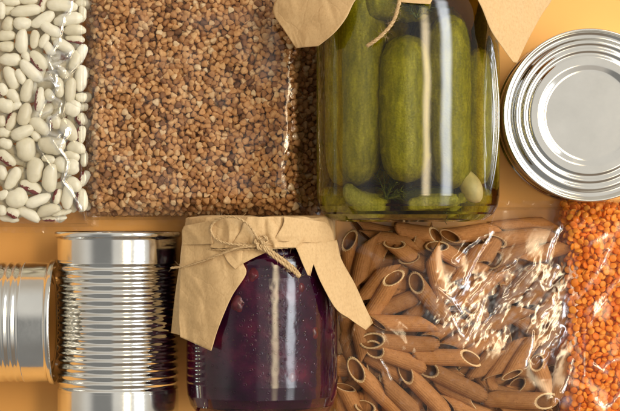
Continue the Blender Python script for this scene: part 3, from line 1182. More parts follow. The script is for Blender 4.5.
# under layers
for gx in range(10):
    for gy in range(9):
        x, y = 350 + gx * 22 + random.uniform(-6, 6), 236 + gy * 23 + random.uniform(-6, 6)
        a = random.uniform(0, 2 * PI) if y > 250 else random.uniform(-.35, .35)
        if x > 545 or y > 430 or x < 345 or y < 236:
            continue
        dx, dy = 27 * math.cos(a), 27 * math.sin(a)
        pen(x - dx, y - dy, x + dx, y + dy, 0 if (gx + gy) % 2 else 1, random.uniform(0, 360))
T = 'penne tube '
PEN = [
    (349, 234, 352, 290, 1, 0, 8, T + 'with open end up, upright beside the paper flap of the jam jar'),
    (371, 233, 356, 292, 2, 90, 0, T + 'with pointed top, second from the jam jar paper cover'),
    (384, 232, 366, 282, 1, 20, 8, T + 'with narrow open end up, third from the jam jar cover'),
    (352, 226, 402, 236, 0, 60, 0, None),
    (441, 236, 396, 230, 1, 0, 0, T + 'lying level in the shade just under the pickle jar base'),
    (389, 240, 432, 272, 2, -15, 8, T + 'with oval opening at its upper left, below the middle of the pickle jar'),
    (404, 229, 438, 270, 1, -20, 8, T + 'with opening nearest the pickle jar base, pointing up left'),
    (403, 256, 452, 274, 2, -10, 8, T + 'with wide oval opening facing up left, below two others'),
    (444, 237, 498, 229, 2, 10, 6, T + 'with oval opening below the right part of the pickle jar'),
    (431, 243, 482, 272, 2, -10, 6, T + 'with oval opening just above the bright film fold'),
    (431, 246, 443, 300, 3, 90, 0, T + 'with pointed top standing upright left of the bright film fold'),
    (492, 229, 562, 224, 1, 90, 0, T + 'long and level along the top edge of the bag under the tin'),
    (486, 242, 553, 234, 2, 5, 6, T + 'with opening to the left, second row below the tin'),
    (489, 262, 535, 246, 2, 15, 6, T + 'with opening to the left behind crinkled film, third row below the tin'),
    (478, 268, 500, 234, 2, 20, 6, T + 'with opening low, right behind the bright film fold'),
    (393, 262, 358, 306, 2, 100, 0, T + 'slanting down left without a visible opening, behind the one with a slit opening'),
    (397, 272, 366, 322, 3, 40, 10, T + 'with tall slit opening at upper right, slanting beside the paper tip'),
    (442, 272, 398, 286, 1, 90, 0, None),
    (412, 278, 448, 320, 3, -20, 6, T + 'with almond opening at upper left in the middle of the bag'),
    (417, 296, 366, 316, 2, 180, 0, T + 'with pale slanted tip on the right, above the row of level tubes'),
    (368, 322, 435, 324, 3, 30, 4, T + 'level, uppermost of the level row right of the paper tip'),
    (364, 340, 434, 346, 3, 20, 4, T + 'level, second of the level row right of the paper tip'),
    (368, 347, 422, 367, 3, -30, 4, T + 'with a glint on top, third of the level row, tilted down right'),
    (341, 322, 352, 360, 1, 90, 0, None),
    (354, 318, 366, 362, 2, 100, 0, T + 'upright and pointed at its bottom, next to the jam jar side'),
    (336, 360, 396, 378, 1, 180, 0, T + 'dark and slanted, beneath the glinting tube by the jam jar'),
    (350, 364, 402, 414, 3, -15, 6, T + 'with round opening at upper left, lower left of the bag'),
    (426, 422, 378, 378, 3, 90, 0, T + 'with flat pale cut edge on top, slanting to the bottom edge'),
    (449, 416, 400, 366, 3, 150, 0, T + 'slanting to the bottom edge with a dark slit at its lower end'),
    (483, 396, 420, 365, 3, 180, 0, T + 'pointed at the left, slanting below the long level tube'),
    (478, 358, 416, 357, 3, 40, 6, T + 'long and level with a small round opening on its right, mid bottom'),
    (426, 340, 462, 318, 2, 60, 4, T + 'with flat lens shaped opening under the glinting film, left one'),
    (444, 350, 486, 326, 2, 60, 4, T + 'with flat lens shaped opening under the glinting film, right one'),
    (449, 369, 500, 366, 1, -20, 0, None),
    (481, 404, 432, 380, 2, 20, 8, T + 'with oval opening to the lower right, near the bottom edge'),
    (554, 401, 486, 399, 3, 30, 8, T + 'level at the bottom right with round opening on its right end'),
    (508, 380, 538, 334, 3, 20, 8, T + 'with large oval opening facing down left, lower right of the bag'),
    (511, 386, 560, 380, 1, 0, 6, T + 'with small oval opening just below the large oval one'),
    (491, 382, 522, 336, 2, 30, 4, T + 'with opening at its lower left, left of the large oval opening'),
    (472, 380, 500, 346, 2, 100, 0, T + 'with blunt lower tip just right of the small round opening'),
    (535, 358, 549, 396, 2, -10, 8, T + 'short looking with small square opening on top, bottom right'),
    (567, 344, 554, 410, 3, 90, 0, T + 'long and upright along the right seam, lowest there'),
    (570, 306, 538, 350, 3, 90, 0, T + 'slanting between two white film glints near the right seam'),
    (343, 383, 362, 420, 2, -30, 8, T + 'with round opening in the lower left corner, upper of two'),
    (340, 405, 350, 440, 1, -20, 8, None),
    (362, 402, 388, 440, 2, 0, 10, T + 'with wide opening cut by the bottom picture edge, left half of the bag'),
    (334, 380, 345, 420, 1, 90, 0, None),
    (440, 402, 500, 420, 2, 60, 0, None),
    (500, 414, 550, 416, 2, 90, 0, None),
    (566, 238, 568, 300, 2, 90, 0, T + 'upright along the right seam beside the lentils, uppermost there'),
    (540, 262, 505, 304, 2, 60, 0, None), (500, 268, 466, 306, 2, 90, 0, None), (556, 266, 520, 314, 2, 120, 0, None),
    (480, 332, 526, 308, 2, 90, 0, None), (450, 312, 486, 282, 2, 60, 0, None), (532, 332, 560, 292, 2, 90, 0, None),
    (455, 284, 480, 250, 2, 90, 0, None), (400, 300, 446, 296, 1, 0, 0, None), (520, 262, 556, 250, 2, 90, 0, None),
]
for p in PEN:
    pen(*p)
PX, PY = bag3.px(.033)
hot = np.clip(bump2(PX, PY, 512, 300, 58, 40, -.5) + bump2(PX, PY, 465, 310, 40, 30) + bump2(PX, PY, 552, 320, 20, 40), 0, 1)
cr = .0005 * (pn(PX / 30, PY / 30, 61) + .6)
fold1 = blur(crumple(PX, PY, -50, 24, 6.0, 70, 3), 1, 1)
fold2 = blur(crumple(PX, PY, -70, 24, 6.5, 80, 2), 1, 1)
cr += hot * (.00038 * fold1 + .0003 * crumple(PX, PY, -52, 60, 20, 75, 2) + .0008)
hot2 = np.clip(bump2(PX, PY, 480, 335, 50, 18) + bump2(PX, PY, 430, 305, 20, 20), 0, 1)
cr += hot2 * .00034 * fold2
cr += bump2(PX, PY, 410, 340, 60, 60) * .0004 * crumple(PX, PY, 20, 40, 20, 90)
c2, ck = creases(PX, PY, [([(492, 232), (483, 246), (474, 262), (464, 284)], 3.6, 1), ([(480, 238), (466, 248), (456, 260)], 3.5, .8), ([(490, 233), (478, 238)], 4, .9),
                          ([(562, 224), (555, 236), (549, 250), (546, 262)], 4.0, 1), ([(558, 268), (549, 286), (539, 282), (545, 292)], 3.6, 1),
                          ([(553, 300), (552, 306), (542, 312), (540, 318), (554, 304)], 5, 1), ([(562, 330), (550, 345), (540, 355), (536, 358)], 7, 1),
                          ([(424, 322), (441, 300)], 2.5, .5), ([(452, 318), (460, 334), (466, 340), (476, 322), (484, 300)], 3.5, .9),
                          ([(380, 360), (386, 370), (390, 380)], 2.6, .8), ([(573, 360), (568, 380), (562, 392)], 2.0, .9),
                          ([(533, 330), (530, 350), (524, 366)], 3.0, .8), ([(437, 288), (452, 300), (460, 312)], 4, .7), ([(500, 300), (520, 280), (534, 266)], 4, .7),
                          ([(470, 300), (490, 280), (515, 262)], 4, .7), ([(484, 322), (505, 300), (530, 290)], 5, .7)])
cr = blur(np.maximum(cr, c2 + cr * .6), 1, 1)
ck = np.maximum(ck, np.clip(hot * 1.25 - .15, 0, 1) * np.clip(.12 + 1.6 * (fold1 - .45) + .7 * pn(PX / 6, PY / 6, 71), 0, 1))
ck = np.maximum(ck, np.clip(hot2, 0, 1) * np.clip(1.5 * (fold2 - .45) + .4 * pn(PX / 4, PY / 4, 72), 0, 1) * .9)
ck = np.maximum(ck, .5 * np.clip(pn(PX / 6, PY / 6, 73) * 2.2 - 1.15, 0, 1))
Z = bag3.surface(20, 18, cr, lift=.0010)
bag3.build(Z, M_F_PEN, 'clear crinkled plastic bag of brown penne between the jam jar and the lentils', (450, 320), ck)


# ------------------------------------------------------------------ tins
def seam_profile(r, a0):
    """Double seam at the end of a can body: (along, radius) pairs from the outer rim to the body."""
    return [(a0 + .0002, r + .0004), (a0, r + .0009), (a0 + .0003, r + .0014), (a0 + .0012, r + .0016), (a0 + .0026, r + .0015),
            (a0 + .0031, r + .0009), (a0 + .0033, r + .0002)]


def lid_disc(r):
    """End panel set below the rim: (depth, radius) from the rim inward."""
    return [(.0002, r + .0004), (.0006, r - .0003), (.0036, r - .0010), (.0043, r - .0018), (.0040, r - .0032), (.0028, r - .0044), (.0026, r - .0075),
            (.0031, r - .0085), (.0031, r - .0110), (.0024, r - .0120), (.0024, 0.0)]


# ribbed tin lying with its axis up and down the photo
R1 = 60.5 * k_at(.036)
zc1 = R1 + .0017
ytop = 231.5
o1 = W(118, ytop, zc1)
root = empty('tin_can', (o1[0], o1[1] - .05, 0))
tag(root, 'shiny ribbed tin can lying on its side, left of the paper covered jam jar', 'tin can', 'unlabelled tin cans')
ky = k_at(zc1)
prof = seam_profile(R1, 0)
Ltot = .112
n_r = 17
ya, yb = (262 - ytop) * ky, (388 - ytop) * ky
prof += [(.0045, R1), (ya - .0012, R1), (ya - .0004, R1 - .0002)]
for i in range(n_r * 12 + 1):
    a = ya + (yb - ya) * i / (n_r * 12)
    w = math.cos(2 * PI * i / 12)
    prof.append((a, R1 - .00055 + .00050 * w))
prof += [(yb + .0004, R1 - .0002), (yb + .0012, R1), (Ltot - .0045, R1)]
prof += [(Ltot - a, r) for a, r in reversed(seam_profile(R1, 0))]
V, F = lathe(prof, 160, o1, 'y-')
obj('can_body', V, F, M_TIN, root, outward=True)
d = lid_disc(R1)
V, F = lathe(d, 128, o1, 'y-')
obj('can_end', V, F, M_LID, root)
V, F = lathe([(Ltot - a, r) for a, r in d], 128, o1, 'y-')
obj('can_end', V, F, M_LID, root)

# tin lying along the left edge
R2 = 60.0 * k_at(.036)
zc2 = R2 + .0017
o2 = W(56.6, 322, zc2)
root = empty('tin_can', (o2[0] - .05, o2[1], 0))
tag(root, 'tin can lying on its side at the left picture edge, rim towards the ribbed tin', 'tin can', 'unlabelled tin cans')
prof = seam_profile(R2, 0) + [(.0045, R2), (.0172, R2)]
for i in range(0, 61):
    a = .0172 + .0125 * i / 60
    prof.append((a, R2 - .0006 * (1 - math.cos(2 * PI * i / 20)) * .5))
prof += [(.0305, R2), (.085, R2)]
prof += [(.0895 - a + .0, r) for a, r in reversed(seam_profile(R2, 0))]
V, F = lathe(prof, 160, o2, 'x-')
obj('can_body', V, F, M_TIN, root, outward=True)
d = lid_disc(R2)
V, F = lathe(d, 128, o2, 'x-')
obj('can_end', V, F, M_LID, root)
V, F = lathe([(.0895 - a, r) for a, r in d], 128, o2, 'x-')
obj('can_end', V, F, M_LID, root)

# standing tin, seen from above
hz = .05
kz = k_at(hz)
o3 = W(590, 115, 0)
c3 = W(590, 115, hz)
root = empty('tin_can', (c3[0], c3[1], 0))
tag(root, 'tin can standing upright with its ringed lid facing up, right edge', 'tin can', 'unlabelled tin cans')
RT = 86.3 * kz
pr = [(hz - a, r) for a, r in seam_profile(RT - .0012, 0)] + [(hz - .0045, RT - .0016), (.0045, RT - .0016)] + \
     [(a, r) for a, r in reversed(seam_profile(RT - .0012, 0))]
V, F = lathe(pr, 200, (c3[0], c3[1], 0), 'z')
obj('can_body', V, F, M_TIN, root, outward=True)
rp = lambda q: q * kz
pts = [(RT - .0008, -.0002), (rp(85.0), -.0007), (rp(83.6), -.0022), (rp(82.2), -.0031), (rp(80.4), -.0036), (rp(78.6), -.0037), (rp(77), -.0034), (rp(75.6), -.0028), (rp(74.2), -.0024), (rp(73), -.0023)]
for i in range(1, 61):
    q = 73 - (73 - 58) * i / 60
    ph = 2 * PI * (73 - q) / 7.5
    pts.append((rp(q), -.0023 - .00036 * (1 - math.cos(ph))))
pts += [(rp(57.4), -.0023), (rp(52.2), -.0023), (rp(51.4), -.00231), (rp(50.6), -.00240), (rp(50.0), -.00250)]
pts += [(rp(50.0 - .5 * t), -.0025 - .000092 * t) for t in range(1, 10)]
pts += [(rp(44.8), -.00340), (rp(44.0), -.00347), (rp(43.2), -.0035), (rp(30), -.0035), (rp(12), -.0035), (0.00001, -.0035)]
V, F = lathe([(hz + z, r) for r, z in pts], 220, (c3[0], c3[1], 0), 'z')
obj('can_lid', V, F, M_LID, root, outward=True)
V, F = lathe([(.0035, RT - .002), (.0035, 0.00001)], 96, (c3[0], c3[1], 0), 'z')
obj('can_base', V, F, M_LID, root)


# ------------------------------------------------------------------ paper
def flap(mb, cx, cz, Rw, kk, A, Bc, zfun, nu=40, nv=60, noise=.0007, seed=0, th=.00022):
    """Paper flap spanned between two edge curves (photo px); zfun(px,py,u,v) is its height."""
    a = spline(A, nv)
    b = spline(Bc, nv)
    P = np.zeros((nv, nu, 3))
    for j, u in enumerate(np.linspace(0, 1, nu)):
        q = a * (1 - u) + b * u
        for i in range(nv):
            v = i / (nv - 1)
            z = zfun(q[i, 0], q[i, 1], u, v)
            z += noise * float(pn(q[i, 0] / 18, q[i, 1] / 18, seed)) * (.3 + v)
            z += .0011 * float(crumple(q[i, 0], q[i, 1], 70, 60, 26, seed, 2) - .6) * min(1, v * 3 + .3)
            z += .0016 * abs(float(pn(q[i, 0] / 9, seed + 0 * v, seed + 5))) * max(0, 1 - v * 2.2)
            P[i, j] = W(q[i, 0], q[i, 1], z)
    du = np.gradient(P, axis=1)
    dv = np.gradient(P, axis=0)
    nn = np.cross(du, dv)
    nn /= np.linalg.norm(nn, axis=2)[..., None] + 1e-12
    nn *= np.sign(nn[..., 2:3].mean() + 1e-9)
    top = P.reshape(-1, 3)
    bot = (P - nn * th).reshape(-1, 3)
    f = grid_faces(nv, nu)
    n0 = nu * nv
    F = [q[::-1] for q in f] + [tuple(i + n0 for i in q) for q in f]
    rim = [(0, j) for j in range(nu)] + [(i, nu - 1) for i in range(1, nv)] + [(nv - 1, j) for j in range(nu - 2, -1, -1)] + [(i, 0) for i in range(nv - 2, 0, -1)]
    for (i, j), (k, l) in zip(rim, rim[1:] + rim[:1]):
        F.append((i * nu + j, k * nu + l, n0 + k * nu + l, n0 + i * nu + j))
    mb.add(np.concatenate([top, bot]), F)


def cap(mb, cxp, cz, ys, rs, n=150, pleat=0.0012, seed=0, folds=()):
    """Closed paper hood over a lid: rings at photo rows ys with radii rs (px), gathered into pleats at the tie."""
    th = np.linspace(0, 2 * PI, n, endpoint=False)
    rows = []
    kk = k_at(cz)
    m = len(ys)
    for i, (y, r) in enumerate(zip(ys, rs)):
        g = (i / (m - 1)) ** 2
        tw_ = th + .10 * math.sin(i * .5)
        fold = np.abs(pn(np.cos(tw_) * 2.6 + 5, np.sin(tw_) * 2.6, seed)) * 2 + np.abs(pn(np.cos(tw_) * 7, np.sin(tw_) * 7 + i * .08, seed + 1))
        for (tk, hk, wk) in folds:
            dl = (th - tk - .05 * math.sin(i * .45 + tk * 7) + PI) % (2 * PI) - PI
            st = np.where(dl > 0, np.exp(-dl / wk), np.exp(dl / .018))
            fold = fold + (hk * st) * (.35 + .65 * math.sqrt(g))
        rr = np.maximum(r * kk + (r > 20) * (pleat * (fold - .7) * (.25 + .9 * math.sqrt(g)) + .0006 * pn(np.cos(th) * 4 + y * .08, np.sin(th) * 4, seed + 3)), 0)
        yo = W(0, y, cz)[1]
        xo = W(cxp, 0, cz)[0]
        yy = yo + (r > 20) * .0012 * pn(np.cos(th) * 3, np.sin(th) * 3 + i * .1, seed + 7)
        rows.append(np.stack([xo + rr * np.sin(th), yy + 0 * th, cz + rr * np.cos(th)], 1))
    mb.add(np.concatenate(rows), [q[::-1] for q in grid_faces(m, n, True)])


def blob(c, r, seed, sc=(1, 1, 1), nu=14, nv=16, amp=.12):
    V = []
    for i in range(nu):
        u = PI * i / (nu - 1)
        for j in range(nv):
            t = 2 * PI * j / nv
            V.append((math.sin(u) * math.cos(t), math.sin(u) * math.sin(t), math.cos(u)))
    V = np.array(V)
    d = 1 + amp * pn(V[:, 0] * 2 + V[:, 2], V[:, 1] * 2 - V[:, 2], seed)
    return V * d[:, None] * r * np.array(sc) + np.array(c), grid_faces(nu, nv, True)


# ------------------------------------------------------------------ jam jar
RJ = 75.5 * k_at(.044)
zj = RJ + .0003
kj = k_at(zj)
JX = 262
jo = W(JX, 222, zj)
jam_root = empty('jam_jar', (jo[0], W(0, 320, zj)[1], 0))
tag(jam_root, 'jar of dark purple jam lying down, brown paper cover tied with twine bow', 'jar', 'jars with paper covers')


def jprof(pts):
    return [((y - 222) * kj, max(r * kj, 1e-5)) for y, r in pts]


def arc(y0, r0, y1, r1, n=8, convex=True):
    out = []
    for i in range(1, n + 1):
        t = i / n * PI / 2
        if convex:
            out.append((y0 + (y1 - y0) * math.sin(t), r0 + (r1 - r0) * (1 - math.cos(t))))
        else:
            out.append((y0 + (y1 - y0) * (1 - math.cos(t)), r0 + (r1 - r0) * math.sin(t)))
    return out


outer = [(222, 0.01), (222, 60), (223, 64), (240, 64)] + [(244, 63), (250, 64)] + arc(250, 64, 266, 75.5, 8, False) + [(290, 75.5), (340, 75.5), (382, 75.5), (394, 74.6), (404, 71.5), (412, 66), (417, 57), (419, 48), (418, 36), (416, 0.01)]
V, F = lathe(jprof(outer), 128, jo, 'y-')
obj('glass', V, F, M_GLASSJ, jam_root, outward=True)
inner = [(232, 0.01), (232, 52), (236, 57), (248, 58), (256, 62), (266, 69), (276, 71.6), (300, 71.8), (382, 71.6), (394, 69), (402, 63), (406, 52), (406, 0.01)]
rgb_ = np.random.default_rng(5)


mb = MB()
mb.add(*lathe(jprof(inner), 128, jo, 'y-'))
for _ in range(420):        # air bubbles caught against the glass
    yb_, th_ = rgb_.uniform(262, 400), rgb_.normal() * .75
    if rgb_.random() < .45:
        yb_, th_ = rgb_.uniform(262, 350), rgb_.normal() * .22 + .2
    rb_ = rgb_.choice([.00022, .0003, .00045, .0007, .001], p=[.3, .3, .25, .1, .05])
    rs_ = (71.7 if yb_ > 300 else 69.5 + .05 * max(0, yb_ - 262)) * kj
    c_ = np.array([jo[0] + rs_ * math.sin(th_), W(0, yb_, zj)[1], zj + rs_ * math.cos(th_)])
    mb.add(*blob(c_, rb_, 1, amp=0, nu=7, nv=8), 1)
jam = mb.build('jam', [M_JAM, M_BUBBLE], jam_root)
for (x, y, r) in [(243, 301, 11), (256, 274, 7), (245, 268, 6), (298, 285, 6), (222, 318, 7), (310, 330, 7), (290, 372, 6)]:
    dx = (x - JX) * kj
    rr = 71.4 * kj - r * kj * .62
    c = (jo[0] + dx, W(0, y, zj)[1], zj + math.sqrt(max(rr * rr - dx * dx, 0)))
    V, F = blob(c, r * kj, int(x), (1, 1.2, .8))
    obj('berry', V, F, M_BERRY, jam)
# paper cover: hood plus hanging corners
mb = MB()
cap(mb, 260, zj, [217, 217, 217, 217, 217.2, 217.8, 219, 222, 226, 230, 234, 238, 240, 242, 244, 246], [0.01, 25, 45, 66, 71, 73, 73.6, 74, 74.4, 74.6, 74.6, 74.2, 73.6, 72.8, 72.2, 72], seed=3, n=520, pleat=.0017, folds=[(-1.15, .9, .12), (-.72, 1.1, .2), (-.42, .8, .1), (-.05, 1.0, .14), (.16, 1.5, .22), (.5, .8, .12), (.78, 1.1, .1), (1.1, .9, .15), (1.9, 1, .2), (2.7, 1, .2), (3.6, 1, .2), (4.4, 1, .2)])
RP = 79 * kj


def jz(lift, edge=0, drop=1.0):
    def f(x, y, u, v):
        a = (x - JX) * kj / RP
        a = max(-1.45, min(1.45, a * 1.06))
        s = min(1, max(0, (y - 243) / 26))
        base = zj + (RP * (.90 + .10 * s)) * math.cos(a) * drop
        return base + lift * v ** 1.3 + edge * (u - .5) ** 2 * v
    return f




def zcap(lift, r=75.4):
    def f(x, y, u, v):
        a = max(-1.4, min(1.4, (x - 260) / 76))
        dip = max(0, (y - 236) / 8)
        return zj + (r - 2.0 * min(1, dip)) * kj * math.cos(a) + lift * (1 - u) ** 2 * (1 - .5 * min(1, dip)) + .0001
    return f


flap(mb, JX, zj, RP, kj, [(284, 216.3), (284, 222), (281, 229), (273, 241)], [(326, 222), (331, 228), (334, 235), (335, 244)], zcap(.0022), seed=51, nu=30, nv=30, noise=.0003)
flap(mb, JX, zj, RP, kj, [(247, 217), (243, 224), (240, 232), (232, 244)], [(287, 216.6), (286, 224), (282, 232), (276, 243)], zcap(.0012, 75), seed=52, nu=24, nv=30, noise=.0003)
flap(mb, JX, zj, RP, kj, [(226, 217.5), (215, 223), (211, 232), (213, 244)], [(184, 226), (182, 231), (182, 238), (182, 245)], zcap(.0018), seed=53, nu=24, nv=30, noise=.0003)
flap(mb, JX, zj, RP, kj, [(182, 242), (180, 262), (179, 290), (178.5, 316), (180, 337)],
     [(243, 245), (243, 262), (246, 274), (232, 296), (219, 326), (211, 351)], jz(.004, .004), seed=11, noise=.0012)
flap(mb, JX, zj, RP, kj, [(185, 242), (180, 262), (175, 295), (171, 333)], [(197, 244), (193, 262), (188, 295), (184, 336)], jz(-.006), seed=12, nu=8)
flap(mb, JX, zj, RP, kj, [(219, 244), (222, 252), (228, 262), (235, 269)], [(292, 244), (280, 247), (262, 254), (243, 263)], jz(.0022), seed=13)
flap(mb, JX, zj, RP, kj, [(293, 243), (297, 250), (302, 262), (308, 275)], [(322, 243), (318, 252), (314, 263), (310, 276)], jz(.0035, .004), seed=14, nu=12)
flap(mb, JX, zj, RP, kj, [(312, 243), (315, 268), (334, 306), (350, 319), (366, 330)],
     [(337, 240), (341, 258), (355, 284), (364, 304), (373, 323)], jz(.006, .003), seed=15, noise=.0012)
flap(mb, JX, zj, RP, kj, [(318, 243), (326, 262), (334, 290), (342, 318)], [(337, 240), (342, 262), (350, 290), (352, 318)], jz(-.006), seed=16, nu=10)
cov = mb.build('paper_cover', M_PAPER, jam_root)
# twine
mb = MB()


def onjar(pts, lift=.0012, R=72.5):
    out = []
    for p in pts:
        x, y = p[0], p[1]
        l = p[2] if len(p) > 2 else 0
        a = max(-1.3, min(1.3, (x - JX) / R))
        zz = zj + R * kj * math.cos(a) + lift + l
        out.append(W(x, y, zz))
    return out


ring_pts = []
for t in np.linspace(-PI, PI, 40):
    rr = (72.8 + 1.0 * math.sin(3 * t + 1)) * kj
    ring_pts.append((jo[0] - .0012 + rr * math.sin(t), W(0, 242.5 + 1.5 * math.sin(t * 2), zj)[1], zj + rr * math.cos(t)))
twine(mb, ring_pts, seed=1, fuzz=110)
ring2 = []
for t in np.linspace(-PI, PI, 40):
    rr = (73.2 + .8 * math.sin(2 * t + 2)) * kj
    ring2.append((jo[0] - .0012 + rr * math.sin(t), W(0, 246 + 1.5 * math.cos(t * 2) - 3 * math.sin(t), zj)[1], zj + rr * math.cos(t)))
twine(mb, ring2, seed=2, fuzz=80)
tw = mb.build('twine', M_TWINE, jam_root)
mb = MB()
twine(mb, onjar([(262, 246, .002), (256, 236, .004), (249, 225, .006), (238, 218, .006), (226, 217, .005), (215, 221, .004), (211, 229, .004), (215, 238, .004), (226, 243, .003), (242, 245, .002), (260, 246, .002)]), seed=3, fuzz=60)
twine(mb, onjar([(171, 268, .004), (186, 266, .003), (200, 262, .003), (218, 255, .003), (238, 248, .003), (260, 246, .002)]), seed=4, fuzz=40)
for q in (0, 1):
    twine(mb, onjar([(260 + q, 245 - q, .003), (268 + q * 1.5, 252 - q * 2, .004), (281 + q * 2, 262 - q * 2.5, .005), (292 + q * 1.5, 270 - q * 2, .005), (299 + q, 277 - q, .004)]), r=.0009, seed=5 + q, fuzz=50)
# knot
for kx, ky_, rr in ((261, 245, 4.2), (264, 240, 3.4), (258, 241, 3.2)):
    c = onjar([(kx, ky_, .0032)])[0]
    th = np.linspace(0, 2 * PI, 14)
    pts = [c + np.array([math.cos(t) * rr * kj * .8, math.sin(t) * rr * kj, .0008 * math.sin(2 * t)]) for t in th]
    twine(mb, pts, seed=int(kx), fuzz=20, r=.0008)
mb.build('bow', M_TWINE, tw)

# ------------------------------------------------------------------ pickle jar
RK = 91.5 * k_at(.054)
zk = RK + .0003
kk_ = k_at(zk)
KX = 408
ko = W(KX, -52, zk)
pk_root = empty('pickle_jar', (ko[0], W(0, 110, zk)[1], 0))
tag(pk_root, 'large glass jar of green pickled cucumbers lying down, top centre', 'jar', 'jars with paper covers')


def kprof(pts):
    return [((y + 52) * kk_, max(r * kk_, 1e-5)) for y, r in pts]


outer = [(-52, .01), (-52, 66), (-50, 70), (-20, 70), (-14, 70)] + arc(-14, 70, 46, 91.5, 12, False) + [(80, 91.5), (140, 91.5), (196, 91.2), (206, 89.5), (214, 85), (219.5, 77), (221.5, 68), (220, 56), (218, .01)]
V, F = lathe(kprof(outer), 160, ko, 'y-')
obj('glass', V, F, M_GLASS, pk_root, outward=True)
inner = [(-44, .01), (-44, 62), (-40, 64), (-14, 65)] + arc(-14, 65, 46, 86.8, 12, False) + [(80, 86.8), (140, 86.8), (194, 86.4), (203, 83.5), (209, 77), (211.5, 66), (211.5, 40), (209, 20), (208, .01)]
V, F = lathe(kprof(inner), 160, ko, 'y-')
obj('brine', V, F, M_BRINE, pk_root, outward=True)
mb = MB()
cap(mb, KX, zk, [-57, -57, -56.5, -55, -50, -42, -32, -24, -20, -17], [.01, 40, 70, 75, 78, 80, 79, 77, 75, 74.5], seed=23, n=120)
RP2 = 80 * kk_


def pz(lift, edge=0, lo=.058):
    def f(x, y, u, v):
        a = (x - KX) * kk_ / (RP2 * 1.14)
        a = max(-1.6, min(1.6, a * .92))
        s = min(1, max(0, (y + 18) / 50))
        base = zk + RP2 * (.95 + .24 * s) * math.cos(a)
        return max(base, lo) + lift * v ** 1.3 + edge * (u - .5) ** 2 * v
    return f


flap(mb, KX, zk, RP2, kk_, [(336, -20), (300, -14), (279, -4), (273, 12), (284, 30), (296, 48)],
     [(372, -20), (364, -10), (354, 2), (346, 18), (334, 33), (318, 46)], pz(.003, .003), seed=31)
flap(mb, KX, zk, RP2, kk_, [(455, -20), (472, -8), (481, 6), (491, 30), (503, 48), (513.5, 62)],
     [(484, -20), (530, -14), (552, -4), (541, 16), (528, 40), (517, 63)], pz(.004, .003), seed=32)
flap(mb, KX, zk, RP2, kk_, [(380, -20), (390, -10), (396, -3), (400, 2)], [(450, -20), (440, -10), (434, -3), (430, 4)], pz(.004), seed=33, nu=12)
mb.build('paper_cover', M_PAPER, pk_root)
mb = MB()
pts = []
for t in np.linspace(-PI, PI, 40):
    rr = 76.5 * kk_
    pts.append((ko[0] + rr * math.sin(t), W(0, -18, zk)[1], zk + rr * math.cos(t)))
twine(mb, pts, seed=41, fuzz=60)


def onk(x, y, l):
    R = min(91.5, 70 + max(0, (y + 14) / 60) * 25) + 1
    return W(x, y, zk + R * kk_ * math.cos(max(-1.3, min(1.3, (x - KX) / R))) + l)


twine(mb, [onk(404, -18, .004), onk(401, -8, .006), onk(398.5, 6, .006), onk(394, 20, .004), onk(386, 31, .0025), onk(376, 40, .002), onk(367, 46, .0018)], seed=42, fuzz=120, r=.0009)
mb.build('twine', M_TWINE, pk_root)


def cucumber(x1, y1, x2, y2, r, depth, label, bend=0, seed=0, m=None, name='pickled_cucumber', cat='pickle'):
    """depth: how far the axis sits under the upper glass wall (px)."""
    m = m or M_PICK
    nu, nv = 48, 28
    z1 = zk + (86.0 - depth) * kk_
    a, b = W(x1, y1, zk), W(x2, y2, zk)
    a[2] = b[2] = z1
    u = (b - a)
    L = np.linalg.norm(u)
    u /= L
    s = np.array([-u[1], u[0], 0])
    V = []
    for i in range(nu):
        t = i / (nu - 1)
        e = math.sin(PI * min(max(t, 0), 1))
        ends = (1 - abs(2 * t - 1) ** 5.5) ** .5
        c = a + u * L * t + s * bend * kk_ * math.sin(PI * t)
        for j in range(nv):
            q = 2 * PI * j / nv
            rr = r * kk_ * ends * (1 + .03 * math.cos(3 * q + seed) + .035 * float(pn(t * 5 + seed, q * 1.2, seed)))
            wart = max(0, float(pn(t * 16, math.cos(q) * 2.6 + seed, seed + 3) + .2 * math.sin(q * 3)) - .25) * .19
            rr *= 1 + wart
            V.append(c + rr * (math.cos(q) * s + math.sin(q) * np.array([0, 0, 1])))
    o = obj(name, V, grid_faces(nu, nv, True), m, loc=tuple((a + b) / 2))
    tag(o, label, cat, 'pickles in the jar' if cat == 'pickle' else None)
    return o


cucumber(363, -22, 362, 186, 23, 44, 'long green pickle on the left side of the big jar, under the paper flap', 3, 1)
cucumber(404, 40, 404, 184, 23, 27, 'plump green pickle in the front middle of the big jar, round end down', -2, 2)
cucumber(442, 20, 445, 190, 22, 40, 'knobbly green pickle right of the middle one, behind the pale highlight', -3, 3)
cucumber(364, 8, 426, 12, 18, 32, 'dark pickle lying crosswise at the jar shoulder behind the hanging twine end', 0, 4)
cucumber(468, 50, 467, 186, 15, 58, 'pickle at the right wall of the big jar beside the standing tin', 0, 5)
cucumber(348, 10, 349, 186, 17, 60, 'dim pickle at the left wall of the big jar near the buckwheat', 0, 8)
cucumber(385, 10, 385, 186, 24, 84, 'pickle in the shadow behind the front ones', 2, 6)
cucumber(430, 10, 432, 188, 24, 88, 'pickle deep behind the right front one', 2, 7)
cucumber(338, 0, 340, 204, 15, 96, 'pickle deep at the left wall of the big jar', 0, 24)
cucumber(472, 0, 474, 190, 17, 98, 'pickle deep at the right wall of the big jar', 0, 23)
cucumber(366, 0, 366, 200, 22, 124, 'pickle at the very back of the big jar on the left, seen between the others', 0, 25)
cucumber(412, 0, 412, 200, 24, 132, 'pickle at the very back of the big jar, seen between the others', 0, 26)
cucumber(328, 197, 394, 199, 12, 74, 'dark pickle lying crosswise low at the bottom left of the big jar', 0, 21)
cucumber(400, 198, 476, 197, 12, 78, 'dark pickle lying crosswise low at the bottom right of the big jar', 0, 22)
